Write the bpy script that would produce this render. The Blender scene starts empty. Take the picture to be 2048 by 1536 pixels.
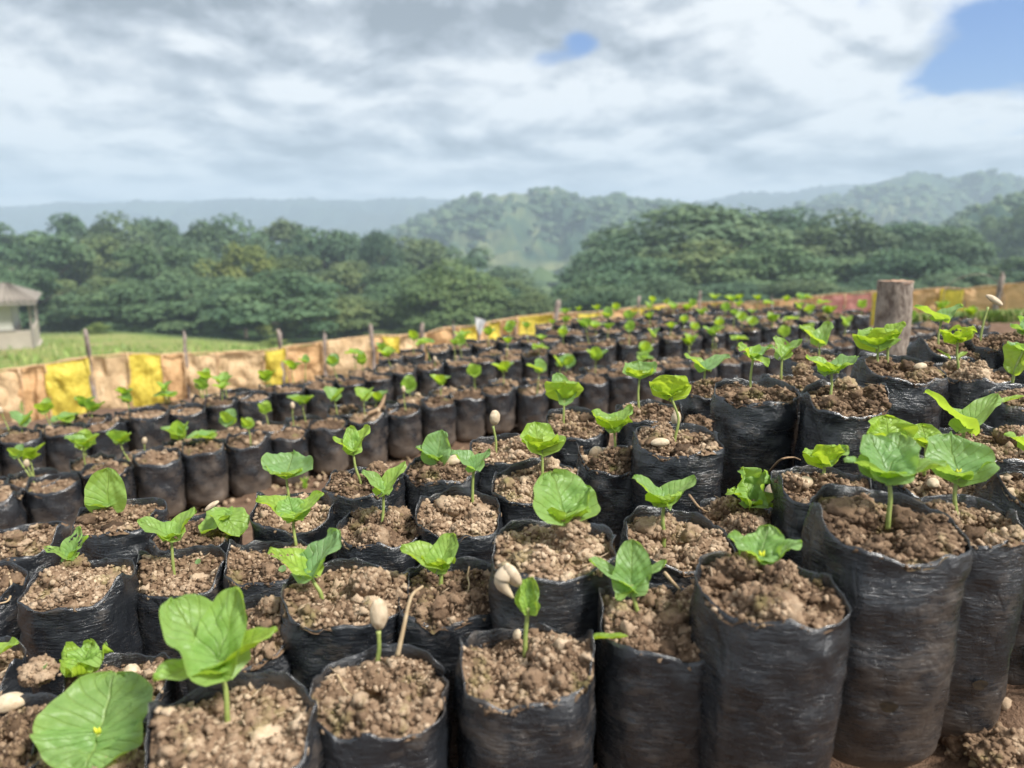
import bpy, math, random
import numpy as np
from mathutils import Vector, Matrix
random.seed(7); rng = np.random.default_rng(7)
R_ = math.radians
sc = bpy.context.scene
col = sc.collection

# ------------------------------------------------------------------ camera, sky, sun, exposure
F = 1479.0; HOR = 470.0
PITCH = math.atan((768-HOR)/F)
CZ = 0.40                                   # eye height above the world origin
cam_d = bpy.data.cameras.new('camera'); cam = bpy.data.objects.new('camera', cam_d); col.objects.link(cam)
cam.location = (0, 0, CZ); cam.rotation_euler = (R_(90)-PITCH, 0, 0)
cam_d.sensor_width = 36; cam_d.lens = 36*F/2048; cam_d.clip_start = .02; cam_d.clip_end = 9000
cam_d.dof.use_dof = True; cam_d.dof.focus_distance = .56; cam_d.dof.aperture_fstop = 7.6; cam_d.dof.aperture_blades = 0
sc.camera = cam
sc.view_settings.view_transform = 'Standard'; sc.view_settings.look = 'None'
sc.view_settings.exposure = 0.78; sc.view_settings.gamma = 1; sc.view_settings.use_curve_mapping = False
sc.cycles.use_denoising = True
sc.cycles.max_bounces = 6; sc.cycles.diffuse_bounces = 3; sc.cycles.glossy_bounces = 2
sc.cycles.transmission_bounces = 3; sc.cycles.transparent_max_bounces = 6; sc.cycles.volume_bounces = 1
SUN_EL, SUN_AZ = 52.0, 118.0                 # azimuth clockwise from +Y (the view direction)
HAZE = 0.00130

w = bpy.data.worlds.new('World'); sc.world = w; w.use_nodes = True
nt = w.node_tree; nt.nodes.clear()
def N(nt, t, **k):
    n = nt.nodes.new(t)
    for a, b in k.items(): setattr(n, a, b)
    return n
def lk(nt, a, b): nt.links.new(a, b)
def mth(nt, op, a, b=None, c=None, clamp=False):
    n = N(nt, 'ShaderNodeMath', operation=op); n.use_clamp = clamp
    for i, v in enumerate((a, b, c)):
        if v is None: continue
        if isinstance(v, (int, float)): n.inputs[i].default_value = v
        else: lk(nt, v, n.inputs[i])
    return n.outputs[0]
def noise(nt, vec, scale, detail=4, rough=.5, dist=0.):
    n = N(nt, 'ShaderNodeTexNoise'); n.inputs['Scale'].default_value = scale
    n.inputs['Detail'].default_value = detail; n.inputs['Roughness'].default_value = rough; n.inputs['Distortion'].default_value = dist
    if vec is not None: lk(nt, vec, n.inputs['Vector'])
    return n.outputs['Fac']
def ramp(nt, fac, stops, interp='LINEAR'):
    n = N(nt, 'ShaderNodeValToRGB'); n.color_ramp.interpolation = interp
    e = n.color_ramp.elements
    while len(e) < len(stops): e.new(.5)
    for i, (p, c) in enumerate(stops): e[i].position = p; e[i].color = (*c, 1) if len(c) == 3 else c
    lk(nt, fac, n.inputs[0]); return n.outputs[0]
def mixc(nt, f, a, b, mode='MIX'):
    n = N(nt, 'ShaderNodeMix', data_type='RGBA', blend_type=mode)
    for s, v in ((n.inputs[0], f), (n.inputs[6], a), (n.inputs[7], b)):
        if isinstance(v, (int, float)): s.default_value = v
        elif isinstance(v, tuple): s.default_value = (*v, 1) if len(v) == 3 else v
        else: lk(nt, v, s)
    return n.outputs[2]
# cloud cover by direction
tc = N(nt, 'ShaderNodeTexCoord'); sep = N(nt, 'ShaderNodeSeparateXYZ'); lk(nt, tc.outputs['Generated'], sep.inputs[0])
dx, dy, dz = sep.outputs
az = mth(nt, 'ARCTAN2', dx, dy); el = mth(nt, 'ARCSINE', dz)
zz = mth(nt, 'ADD', mth(nt, 'MAXIMUM', dz, 0.0), .16)
cmb = N(nt, 'ShaderNodeCombineXYZ'); lk(nt, mth(nt, 'DIVIDE', dx, zz), cmb.inputs[0]); lk(nt, mth(nt, 'DIVIDE', dy, zz), cmb.inputs[1])
P2 = cmb.outputs[0]
cm2 = N(nt, 'ShaderNodeCombineXYZ'); lk(nt, mth(nt, 'MULTIPLY', az, 1.0), cm2.inputs[0]); lk(nt, mth(nt, 'MULTIPLY', mth(nt, 'LOGARITHM', mth(nt, 'ADD', mth(nt, 'MAXIMUM', el, 0.0), .075), math.e), .52), cm2.inputs[1])
P3 = cm2.outputs[0]
n1 = noise(nt, P2, .95, 7, .55, .3); n2 = noise(nt, P3, 4.4, 7, .54, .35); n3 = noise(nt, P3, 10, 5, .52, .2)
off_ = N(nt, 'ShaderNodeVectorMath', operation='ADD'); lk(nt, P3, off_.inputs[0]); off_.inputs[1].default_value = (.014, .040, 0)
n2b = noise(nt, off_.outputs[0], 4.4, 7, .54, .35); n3b = noise(nt, off_.outputs[0], 10, 5, .52, .2)
lit = mth(nt, 'ADD', mth(nt, 'MULTIPLY', mth(nt, 'SUBTRACT', n2, n2b), 2.6), mth(nt, 'MULTIPLY', mth(nt, 'SUBTRACT', n3, n3b), .9))   # tops of the puffs face the sun
def pxdir(x, y):
    v = Vector(((x-1024)/F, 1, (768-y)/F)); v = Matrix.Rotation(-PITCH, 3, 'X') @ v; v.normalize()
    return math.atan2(v.x, v.y), math.asin(v.z)
def blob(x, y, sx, sy, amp):
    a0, e0 = pxdir(x, y); sx /= F; sy /= F
    u = mth(nt, 'DIVIDE', mth(nt, 'SUBTRACT', az, a0), sx); v = mth(nt, 'DIVIDE', mth(nt, 'SUBTRACT', el, e0), sy)
    r = mth(nt, 'ADD', mth(nt, 'MULTIPLY', u, u), mth(nt, 'MULTIPLY', v, v))
    return mth(nt, 'MULTIPLY', mth(nt, 'EXPONENT', mth(nt, 'MULTIPLY', r, -1.0)), amp)
def total(*bs):
    t = bs[0]
    for b in bs[1:]: t = mth(nt, 'ADD', t, b)
    return t
shade = total(lit, mth(nt, 'MULTIPLY', mth(nt, 'SUBTRACT', n1, .5), 1.1), mth(nt, 'MULTIPLY', mth(nt, 'SUBTRACT', n2, .5), 2.2),
              mth(nt, 'MULTIPLY', mth(nt, 'SUBTRACT', n3, .5), .9),
              blob(60, 10, 420, 95, -.45), blob(700, 40, 420, 70, -.32), blob(1050, 10, 330, 60, -.3), blob(90, 200, 260, 70, .30), blob(500, 150, 330, 60, .16),
              blob(560, 250, 300, 40, -.22), blob(1000, 290, 520, 38, -.16), blob(250, 320, 420, 22, -.12), blob(1350, 150, 300, 80, .30), blob(1650, 90, 220, 80, .28), blob(1200, 60, 120, 40, .1),
              blob(1700, 220, 260, 45, .16), blob(1500, 330, 700, 16, -.14), blob(500, 365, 700, 12, -.14), blob(800, 385, 1600, 14, .16), blob(1900, 300, 260, 40, .0))
cov = mth(nt, 'MULTIPLY', mth(nt, 'ADD', shade, .66), 1.0, clamp=True)
ccol = ramp(nt, cov, [(0, (.22, .25, .295)), (.25, (.335, .37, .425)), (.5, (.46, .50, .555)), (.72, (.62, .65, .69)), (1, (.80, .82, .84))])
hole = total(blob(1995, 105, 140, 58, 1.3), blob(2060, 60, 80, 60, .8), blob(1900, 155, 70, 32, .5), blob(1105, 120, 65, 26, 1.0), blob(1168, 88, 50, 28, 1.1), blob(2600, 60, 300, 120, 1.1), blob(1790, 5, 60, 22, .6), mth(nt, 'MULTIPLY', mth(nt, 'SUBTRACT', n2, .5), 2.2), mth(nt, 'MULTIPLY', mth(nt, 'SUBTRACT', n3, .5), 2.2))
hm = N(nt, 'ShaderNodeMapRange', interpolation_type='SMOOTHSTEP'); lk(nt, hole, hm.inputs[0]); hm.inputs[1].default_value = .50; hm.inputs[2].default_value = 1.15
sky = N(nt, 'ShaderNodeTexSky', sky_type='NISHITA'); sky.sun_disc = False; sky.sun_elevation = R_(SUN_EL); sky.sun_rotation = R_(SUN_AZ)
sky.air_density = 1.2; sky.dust_density = .4
bg1 = N(nt, 'ShaderNodeBackground'); lk(nt, mixc(nt, 1.0, sky.outputs[0], (.26, .52, 1.0), 'MULTIPLY'), bg1.inputs[0]); bg1.inputs[1].default_value = .078
bg2 = N(nt, 'ShaderNodeBackground'); lk(nt, ccol, bg2.inputs[0]); bg2.inputs[1].default_value = .74
mx = N(nt, 'ShaderNodeMixShader'); lk(nt, hm.outputs[0], mx.inputs[0]); lk(nt, bg2.outputs[0], mx.inputs[1]); lk(nt, bg1.outputs[0], mx.inputs[2])
wo = N(nt, 'ShaderNodeOutputWorld'); lk(nt, mx.outputs[0], wo.inputs[0])

sd = bpy.data.lights.new('sun', 'SUN'); sd.energy = 4.0; sd.angle = R_(11); sd.color = (1, .96, .9)
sun = bpy.data.objects.new('sun', sd); col.objects.link(sun)
a, e = R_(SUN_AZ), R_(SUN_EL)
sun.rotation_euler = Vector((math.sin(a)*math.cos(e), math.cos(a)*math.cos(e), math.sin(e))).to_track_quat('Z', 'Y').to_euler()

# ------------------------------------------------------------------ numpy noise
_perm = np.random.default_rng(3).permutation(4096).astype(np.int64)
_val = np.random.default_rng(4).random(4096)*2-1
def _h(i, j, k): return _val[_perm[(_perm[(_perm[i & 4095]+j) & 4095]+k) & 4095]]
def vn(x, y, z=0.):
    x, y, z = np.broadcast_arrays(np.asarray(x, float), np.asarray(y, float), np.asarray(z, float))
    i, j, k = np.floor(x).astype(np.int64), np.floor(y).astype(np.int64), np.floor(z).astype(np.int64)
    u, v, s = x-i, y-j, z-k
    u = u*u*(3-2*u); v = v*v*(3-2*v); s = s*s*(3-2*s)
    r = 0
    for a_, wa in ((0, 1-u), (1, u)):
        for b_, wb in ((0, 1-v), (1, v)):
            for c_, wc in ((0, 1-s), (1, s)): r = r+wa*wb*wc*_h(i+a_, j+b_, k+c_)
    return r
def fbm(x, y, z=0., o=4, g=.5):
    r = 0; a_ = 1.
    for q in range(o): r = r+a_*vn(np.asarray(x)*2**q+q*17.3, np.asarray(y)*2**q+q*5.1, np.asarray(z)*2**q+q*9.7); a_ *= g
    return r

# ------------------------------------------------------------------ mesh helpers
def mesh(name, v, f, mats, smooth=True, attrs=None, midx=None, uv=None):
    me = bpy.data.meshes.new(name)
    v = np.asarray(v, dtype=np.float32).reshape(-1, 3)
    if isinstance(f, np.ndarray):
        n = f.shape[1]; me.vertices.add(len(v)); me.vertices.foreach_set('co', v.ravel())
        me.loops.add(f.size); me.loops.foreach_set('vertex_index', f.ravel().astype(np.int32))
        me.polygons.add(len(f)); me.polygons.foreach_set('loop_start', np.arange(0, f.size, n, dtype=np.int32))
        me.polygons.foreach_set('loop_total', np.full(len(f), n, dtype=np.int32))
        me.update(calc_edges=True)
    else:
        me.from_pydata(v.tolist(), [], [list(q) for q in f]); me.update()
    if smooth: me.polygons.foreach_set('use_smooth', np.ones(len(me.polygons), dtype=bool))
    if midx is not None: me.polygons.foreach_set('material_index', np.asarray(midx, dtype=np.int32))
    for m in (mats if isinstance(mats, (list, tuple)) else [mats]): me.materials.append(m)
    for k, a_ in (attrs or {}).items():
        at = me.attributes.new(k, 'FLOAT', 'POINT'); at.data.foreach_set('value', np.asarray(a_, dtype=np.float32).ravel())
    me.validate(); return me
def link(name, me, parent=None, loc=(0, 0, 0), rot=(0, 0, 0), scale=(1, 1, 1)):
    o = bpy.data.objects.new(name, me); col.objects.link(o); o.parent = parent
    o.location = loc; o.rotation_euler = rot; o.scale = scale; return o
def tag(o, label=None, cat=None, group=None, kind=None):
    if label: o['label'] = label
    if cat: o['category'] = cat
    if group: o['group'] = group
    if kind: o['kind'] = kind
    return o
def thing(name, label, cat, loc, rz=0, group=None, scale=1.):
    o = bpy.data.objects.new(name, None); col.objects.link(o); o.empty_display_size = .02
    o.location = loc; o.rotation_euler = (0, 0, rz); o.scale = (scale,)*3 if not isinstance(scale, tuple) else scale
    return tag(o, label, cat, group)
def gridf(nu, nv, wrapu=False):
    u = np.arange(nu if wrapu else nu-1); v = np.arange(nv-1)
    U, V = np.meshgrid(u, v, indexing='ij'); U2 = (U+1) % nu
    return np.stack([U*nv+V, U2*nv+V, U2*nv+V+1, U*nv+V+1], -1).reshape(-1, 4)
def tube(pts, rad, n=8, cap=True):
    pts = [Vector(p) for p in pts]; vs = []; fs = []
    for i, p in enumerate(pts):
        t = (pts[min(i+1, len(pts)-1)]-pts[max(i-1, 0)]).normalized()
        q = t.to_track_quat('Z', 'X')
        r = rad[i] if hasattr(rad, '__len__') else rad
        for k in range(n):
            a_ = 2*math.pi*k/n; vs.append(p+q @ Vector((r*math.cos(a_), r*math.sin(a_), 0)))
    for i in range(len(pts)-1):
        for k in range(n): fs.append((i*n+k, i*n+(k+1) % n, (i+1)*n+(k+1) % n, (i+1)*n+k))
    if cap: fs.append(tuple(range(n-1, -1, -1))); fs.append(tuple((len(pts)-1)*n+k for k in range(n)))
    return [tuple(v) for v in vs], fs
def ico(sub):
    import bmesh
    bm = bmesh.new(); bmesh.ops.create_icosphere(bm, subdivisions=sub, radius=1)
    v = np.array([q.co[:] for q in bm.verts]); f = np.array([[q.index for q in p.verts] for p in bm.faces]); bm.free(); return v, f
ICO = {k: ico(k) for k in (1, 2, 3, 4)}
def curve(pts, n):
    pts = [Vector(p) for p in pts]; out = []
    P = [pts[0]*2-pts[1]]+pts+[pts[-1]*2-pts[-2]]
    for i in range(1, len(P)-2):
        for k in range(n):
            t = k/n; a_, b_, c_, d_ = P[i-1], P[i], P[i+1], P[i+2]
            out.append(.5*((2*b_)+(c_-a_)*t+(2*a_-5*b_+4*c_-d_)*t*t+(3*b_-a_-3*c_+d_)*t**3))
    out.append(pts[-1]); return out

# ------------------------------------------------------------------ pixel (2048 frame) -> place
SP, CP = math.sin(PITCH), math.cos(PITCH)
def ray(x, y):                              # per unit of depth along the optical axis
    a_ = (x-1024)/F; b_ = (768-y)/F
    return Vector((a_, CP+b_*SP, -SP+b_*CP))
def atz(x, y, z): p = ray(x, y)*z; p.z += CZ; return p
def near_h(X): return -.2003+.1698*X
def far_h(X, Y): return -.3473+.0502*X+.0074*Y
def hit(x, y, fn):
    r = ray(x, y); lo = .15; hi = 60.
    for _ in range(50):
        m = (lo+hi)/2; p = r*m
        if p.z > fn(p.x, p.y): lo = m
        else: hi = m
    return r*lo, lo

# ------------------------------------------------------------------ materials
def mat(name):
    m = bpy.data.materials.new(name); m.use_nodes = True; n = m.node_tree; n.nodes.clear()
    b = N(n, 'ShaderNodeBsdfPrincipled'); o = N(n, 'ShaderNodeOutputMaterial'); lk(n, b.outputs[0], o.inputs[0])
    return m, n, b, o
def objco(n, scale=(1, 1, 1), rnd=True):
    t = N(n, 'ShaderNodeTexCoord'); mp = N(n, 'ShaderNodeMapping'); lk(n, t.outputs['Object'], mp.inputs[0]); mp.inputs['Scale'].default_value = scale
    if rnd:
        oi = N(n, 'ShaderNodeObjectInfo'); c = N(n, 'ShaderNodeCombineXYZ')
        for i in range(3): lk(n, mth(n, 'MULTIPLY', oi.outputs['Random'], 7.3+i*11), c.inputs[i])
        lk(n, c.outputs[0], mp.inputs['Location'])
    return mp.outputs[0]
def bump(n, b, h, strength, dist, prev=None):
    k = N(n, 'ShaderNodeBump'); k.inputs['Strength'].default_value = strength; k.inputs['Distance'].default_value = dist
    lk(n, h, k.inputs['Height'])
    if prev is not None: lk(n, prev, k.inputs['Normal'])
    lk(n, k.outputs[0], b.inputs['Normal']); return k.outputs[0]
def attr(n, name): k = N(n, 'ShaderNodeAttribute'); k.attribute_name = name; return k.outputs['Fac']

# black polythene with dust and mud
def bag_mat(name, mud):
    m, n, b, o = mat(name)
    oc = objco(n); fine = noise(n, objco(n, (9, 9, 50)), 1, 4, .65, .4); streak = noise(n, objco(n, (3.2, 3.2, 19)), 1, 5, .62, .9)
    big = noise(n, objco(n, (1.3, 1.3, 1.5)), 1, 5, .6); sp = noise(n, objco(n, (15, 15, 28)), 1, 3, .7)
    h = attr(n, 'h')                                      # 0 at the foot, 1 at the rim
    low = mth(n, 'SUBTRACT', 1.0, h)
    d = total_n(n, mth(n, 'MULTIPLY', mth(n, 'SUBTRACT', streak, .52), 1.25), mth(n, 'MULTIPLY', mth(n, 'SUBTRACT', big, .5), 2.0), mth(n, 'MULTIPLY', mth(n, 'MULTIPLY', low, low), mud), -.06)
    d = mth(n, 'MULTIPLY', mth(n, 'MAXIMUM', d, 0.0), .85, clamp=True)
    spk = N(n, 'ShaderNodeMapRange'); lk(n, sp, spk.inputs[0]); spk.inputs[1].default_value = .60; spk.inputs[2].default_value = .74; spk.inputs[4].default_value = .5
    bb = N(n, 'ShaderNodeMapRange'); lk(n, mth(n, 'ADD', big, mth(n, 'MULTIPLY', low, .35)), bb.inputs[0]); bb.inputs[1].default_value = .45; bb.inputs[2].default_value = .85
    d2 = mth(n, 'MAXIMUM', mth(n, 'MULTIPLY', d, .75), mth(n, 'MULTIPLY', spk.outputs[0], bb.outputs[0]))
    c = mixc(n, d2, (.016, .0185, .023), (.24, .18, .13))
    lk(n, c, b.inputs['Base Color'])
    lk(n, mth(n, 'ADD', mth(n, 'MULTIPLY', d2, .6), .25), b.inputs['Roughness']); b.inputs['Specular IOR Level'].default_value = 1.0
    cre = noise(n, objco(n, (1.8, 1.8, 1.2)), 1, 3, .5, 1.2); cre = mth(n, 'ABSOLUTE', mth(n, 'SUBTRACT', cre, .5))
    p = bump(n, b, streak, .8, .0010); p = bump(n, b, cre, .8, .0024, p); bump(n, b, fine, .5, .0005, p)
    return m
def total_n(n, *bs):
    t = bs[0]
    for q in bs[1:]: t = mth(n, 'ADD', t, q)
    return t
M_bag = bag_mat('black_polythene', .42); M_bagfar = bag_mat('muddy_black_polythene', 1.05)
def soil_mat(name, K=1.):
    m, n, b, o = mat(name)
    t = attr(n, 'tone'); oc = objco(n)
    v = mth(n, 'ADD', mth(n, 'MULTIPLY', noise(n, oc, 90*K, 4, .6), .45), mth(n, 'MULTIPLY', t, .62))
    v = mth(n, 'ADD', v, mth(n, 'MULTIPLY', mth(n, 'SUBTRACT', noise(n, oc, 700*K, 2, .6), .5), .3))
    ob = N(n, 'ShaderNodeObjectInfo'); v = mth(n, 'ADD', v, mth(n, 'MULTIPLY', mth(n, 'SUBTRACT', ob.outputs['Random'], .55), .26)); v = mth(n, 'ADD', v, mth(n, 'MULTIPLY', mth(n, 'SUBTRACT', noise(n, oc, 20*K, 3, .6), .5), .55))
    c = ramp(n, v, [(.18, (.075, .048, .031)), (.38, (.175, .113, .070)), (.58, (.30, .205, .132)), (.78, (.47, .35, .24)), (.98, (.64, .49, .34))])
    mo = N(n, 'ShaderNodeMapRange'); lk(n, noise(n, oc, 36*K, 5, .65), mo.inputs[0]); mo.inputs[1].default_value = .56; mo.inputs[2].default_value = .70; mo.inputs[4].default_value = .5
    c = mixc(n, mo.outputs[0], c, (.24, .23, .075))
    lk(n, c, b.inputs['Base Color']); b.inputs['Roughness'].default_value = .95; b.inputs['Specular IOR Level'].default_value = .2
    bump(n, b, noise(n, oc, 900*K, 4, .7), .8, .0009); return m
M_soil = soil_mat('crumbly_soil', .0375); M_soilw = soil_mat('loose_soil', 1.)
def leaf_mat():
    m, n, b, o = mat('seedling_leaf')
    oi = N(n, 'ShaderNodeObjectInfo'); t = attr(n, 'tint'); u = attr(n, 'u'); v = attr(n, 'v'); av = mth(n, 'ABSOLUTE', v)
    # veins: midrib and slanting laterals, as in the leaf itself
    mid = mth(n, 'SUBTRACT', 1.0, mth(n, 'MULTIPLY', av, 22.0), clamp=True)
    s = mth(n, 'SUBTRACT', mth(n, 'MULTIPLY', u, 6.5), mth(n, 'MULTIPLY', mth(n, 'POWER', av, .8), 3.2))
    fr = mth(n, 'ABSOLUTE', mth(n, 'SUBTRACT', mth(n, 'FRACT', s), .5)); lat = mth(n, 'SUBTRACT', 1.0, mth(n, 'MULTIPLY', fr, 9.0), clamp=True)
    rim = mth(n, 'MULTIPLY', mth(n, 'SUBTRACT', mth(n, 'MAXIMUM', av, mth(n, 'ADD', mth(n, 'MULTIPLY', u, 1.0), 0.0)), .93), 14.0, clamp=True)
    vein = mth(n, 'MAXIMUM', mid, mth(n, 'MULTIPLY', lat, .5)); light = mth(n, 'MAXIMUM', vein, mth(n, 'MULTIPLY', rim, .8))
    oc = objco(n); mot = noise(n, oc, 180, 3, .6); big = noise(n, oc, 60, 3, .5)
    top = mixc(n, t, (.23, .40, .18), (.36, .54, .07)); top = mixc(n, mth(n, 'MULTIPLY', mth(n, 'SUBTRACT', mot, .35), 1.0, clamp=True), top, (.10, .27, .05))
    top = mixc(n, mth(n, 'MULTIPLY', light, .5), top, (.36, .50, .13))
    und = mixc(n, t, (.24, .44, .06), (.42, .56, .035)); und = mixc(n, mth(n, 'MULTIPLY', light, .45), und, (.46, .58, .12))
    st = N(n, 'ShaderNodeMapRange'); lk(n, noise(n, oc, 130, 3, .7), st.inputs[0]); st.inputs[1].default_value = .685; st.inputs[2].default_value = .73; st.inputs[4].default_value = .7
    dmg = mth(n, 'MULTIPLY', st.outputs[0], attr(n, 'damage'))
    g = N(n, 'ShaderNodeNewGeometry'); c = mixc(n, g.outputs['Backfacing'], top, und)
    c = mixc(n, dmg, c, (.16, .09, .035))
    lk(n, c, b.inputs['Base Color']); b.inputs['Roughness'].default_value = .44; b.inputs['Specular IOR Level'].default_value = .5
    tr = N(n, 'ShaderNodeBsdfTranslucent'); lk(n, mixc(n, t, (.42, .66, .10), (.66, .84, .05)), tr.inputs[0])
    ms = N(n, 'ShaderNodeMixShader'); ms.inputs[0].default_value = .46; lk(n, b.outputs[0], ms.inputs[1]); lk(n, tr.outputs[0], ms.inputs[2]); lk(n, ms.outputs[0], o.inputs[0])
    hh = mth(n, 'SUBTRACT', mth(n, 'ADD', mth(n, 'MULTIPLY', big, .8), mth(n, 'MULTIPLY', mot, .35)), mth(n, 'MULTIPLY', vein, .55))
    bump(n, b, hh, .8, .0018); return m
M_leaf = leaf_mat()
def simple(name, c1, c2, scale, rough=.7, bs=.4, bd=.001, sp=.3, det=4, stretch=(1, 1, 1)):
    m, n, b, o = mat(name); v = noise(n, objco(n, stretch), scale, det, .6)
    lk(n, ramp(n, v, [(.3, c1), (.7, c2)]), b.inputs['Base Color']); b.inputs['Roughness'].default_value = rough; b.inputs['Specular IOR Level'].default_value = sp
    bump(n, b, v, bs, bd); return m
M_stem = simple('green_stem', (.20, .27, .06), (.33, .37, .11), 300, .45, .3, .0005, .5)
M_seed = simple('seed_parchment', (.42, .31, .20), (.70, .58, .42), 3.2, .6, .35, .0006)
M_bud = simple('yellow_bud', (.50, .55, .03), (.68, .68, .06), 300, .5)
M_straw = simple('dry_straw', (.36, .24, .13), (.58, .45, .28), 200, .8)
M_root = simple('brown_root', (.20, .12, .07), (.36, .25, .15), 300, .85)
M_clod = M_soil
M_bark = simple('pale_bark', (.11, .08, .065), (.42, .36, .30), 120, .9, .8, .004, .2, 6, (1, 1, .5))
M_cut = simple('cut_wood', (.25, .14, .09), (.45, .30, .21), 160, .9, .6, .003)
M_stick = simple('grey_stick', (.17, .13, .11), (.40, .34, .30), 30, .9, .5, .003)
def cloth(name, c, c2):
    m, n, b, o = mat(name); oc = objco(n)
    v = noise(n, oc, 7, 4, .6, .4); w1 = noise(n, objco(n, (14, 14, 3)), 1, 3, .6, 1.)
    cc = mixc(n, mth(n, 'MULTIPLY', v, .9), c2, c); lk(n, cc, b.inputs['Base Color']); b.inputs['Roughness'].default_value = .6
    tr = N(n, 'ShaderNodeBsdfTranslucent'); lk(n, cc, tr.inputs[0]); ms = N(n, 'ShaderNodeMixShader'); ms.inputs[0].default_value = .3
    lk(n, b.outputs[0], ms.inputs[1]); lk(n, tr.outputs[0], ms.inputs[2]); lk(n, ms.outputs[0], o.inputs[0])
    bump(n, b, mth(n, 'ADD', v, w1), .9, .05); return m
M_tan = cloth('tan_sacking', (.70, .46, .24), (.84, .62, .38)); M_or = cloth('orange_sacking', (.70, .40, .18), (.82, .53, .28))
M_yel = cloth('yellow_sacking', (.78, .58, .05), (.84, .70, .13)); M_pink = cloth('pink_sacking', (.80, .26, .24), (.85, .46, .40)); M_grn = cloth('green_sacking', (.10, .22, .05), (.16, .32, .09))
M_white = simple('white_plastic', (.55, .57, .58), (.78, .8, .8), 30, .5)

# ------------------------------------------------------------------ ground: one sheet out to the horizon
BAGH, BAGF = .13, .098
ctrl = []                                    # (azimuth-ish, log r, slope) control points
def cpt(p): r = math.hypot(p[0], p[1]); ctrl.append((math.atan2(p[0], p[1]), math.log(r), p[2]/r))
def pz(x, y, z): p = ray(x, y)*z; cpt((p.x, p.y, p.z))
for X in (-.75, -.35, 0, .35): 
    for Y in (.12, .4): cpt((X, Y, near_h(X)-BAGH))
for X, Y in ((-.55, .62), (-.2, .70), (.1, .78), (.42, .85), (.8, .95)): cpt((X, Y, near_h(X)-BAGH-.015))
for X, Y in ((-.9, .85), (-.5, 1.1), (-.15, 1.3), (.2, 1.5), (.7, 1.75), (1.3, 1.8)): cpt((X, Y, far_h(X, Y)-BAGF))
for X, Y in ((-1.3, 1.8), (-.7, 1.9), (0, 2.2), (.6, 2.5), (1.3, 2.7), (2.0, 2.2)): cpt((X, Y, far_h(X, Y)-BAGF-.01))
for a_, d_ in ((-90, .2), (-120, .25), (180, .25), (120, .1), (90, .0), (75, .1)):
    for r in (.3, 1., 3.): cpt((r*math.sin(R_(a_)), r*math.cos(R_(a_)), -.35-.04*r if a_ < 0 or a_ > 100 else -.2+.0*r))
FEN = [(-420, 880, 3.6), (0, 868, 4.0), (300, 812, 4.5), (650, 765, 5.1), (1000, 725, 5.7), (1400, 678, 6.3), (1700, 655, 5.7), (2048, 640, 5.0), (2400, 628, 4.4)]
for q in FEN: pz(*q)
for x, y, z in ((-500, 745, 22), (0, 716, 22), (350, 700, 24), (700, 705, 26), (1100, 690, 28), (1500, 660, 28), (2000, 630, 25), (2600, 610, 25),
                (-500, 690, 42), (0, 668, 44), (250, 667, 44), (500, 690, 42), (900, 690, 45), (1400, 665, 45), (2000, 640, 45),
                (-500, 672, 70), (0, 668, 70), (500, 675, 70), (1000, 670, 75), (1500, 650, 75), (2100, 630, 75), (2700, 600, 75),
                (-600, 610, 200), (200, 605, 200), (1050, 590, 200), (1500, 590, 200), (2300, 580, 200),
                (-600, 540, 500), (300, 540, 500), (1050, 525, 500), (1800, 540, 500), (2500, 540, 500),
                (-700, 500, 1400), (300, 500, 1400), (1050, 500, 1400), (1800, 500, 1400), (2600, 500, 1400),
                (-700, 484, 3500), (1050, 484, 3500), (2700, 484, 3500)): pz(x, y, z)
for a_ in (-80, -120, -160, 160, 120, 80):
    for r, t in ((12, -.1), (60, -.1), (300, -.07), (1400, -.02), (3500, -.01)): ctrl.append((R_(a_), math.log(r), t))
C_ = np.array(ctrl)
def feat(a_, l): return np.stack([np.cos(a_)*1.1, np.sin(a_)*1.1, l*.62], -1)
def phi(A, B): return np.linalg.norm(A[:, None]-B[None], axis=-1)
FC = feat(C_[:, 0], C_[:, 1]); K = phi(FC, FC)+np.eye(len(FC))*.004
Pm = np.c_[np.ones(len(FC)), FC]
S_ = np.linalg.solve(np.block([[K, Pm], [Pm.T, np.zeros((4, 4))]]), np.r_[C_[:, 2], np.zeros(4)])
def ground_h(X, Y):
    X = np.atleast_1d(np.asarray(X, float)); Y = np.atleast_1d(np.asarray(Y, float)); r = np.maximum(np.hypot(X, Y), .1)
    Fq = feat(np.arctan2(X, Y), np.log(r)); t = np.zeros(len(Fq))
    for i in range(0, len(Fq), 20000):
        q = Fq[i:i+20000]; t[i:i+20000] = phi(q, FC) @ S_[:-4]+np.c_[np.ones(len(q)), q] @ S_[-4:]
    return t*r
def gz(X, Y): return float(ground_h(X, Y)[0])+CZ
fence_pts = [Vector(ray(*q[:2])*q[2]) for q in FEN]
def fence_xy(x):                             # ground position under fence at picture column x
    xs = [q[0] for q in FEN]; return np.interp(x, xs, [p.x for p in fence_pts]), np.interp(x, xs, [p.y for p in fence_pts])
na, nr = 420, 300
aa = np.concatenate([np.linspace(-math.pi, -.85, 60, endpoint=False), np.linspace(-.85, .85, 300, endpoint=False), np.linspace(.85, math.pi, 60, endpoint=False)])
lr = np.linspace(math.log(.1), math.log(1450), nr)
A_, L_ = np.meshgrid(aa, lr, indexing='ij'); Rr = np.exp(L_); GX = (Rr*np.sin(A_)).ravel(); GY = (Rr*np.cos(A_)).ravel()
GH = ground_h(GX, GY); rr = Rr.ravel()
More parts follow.
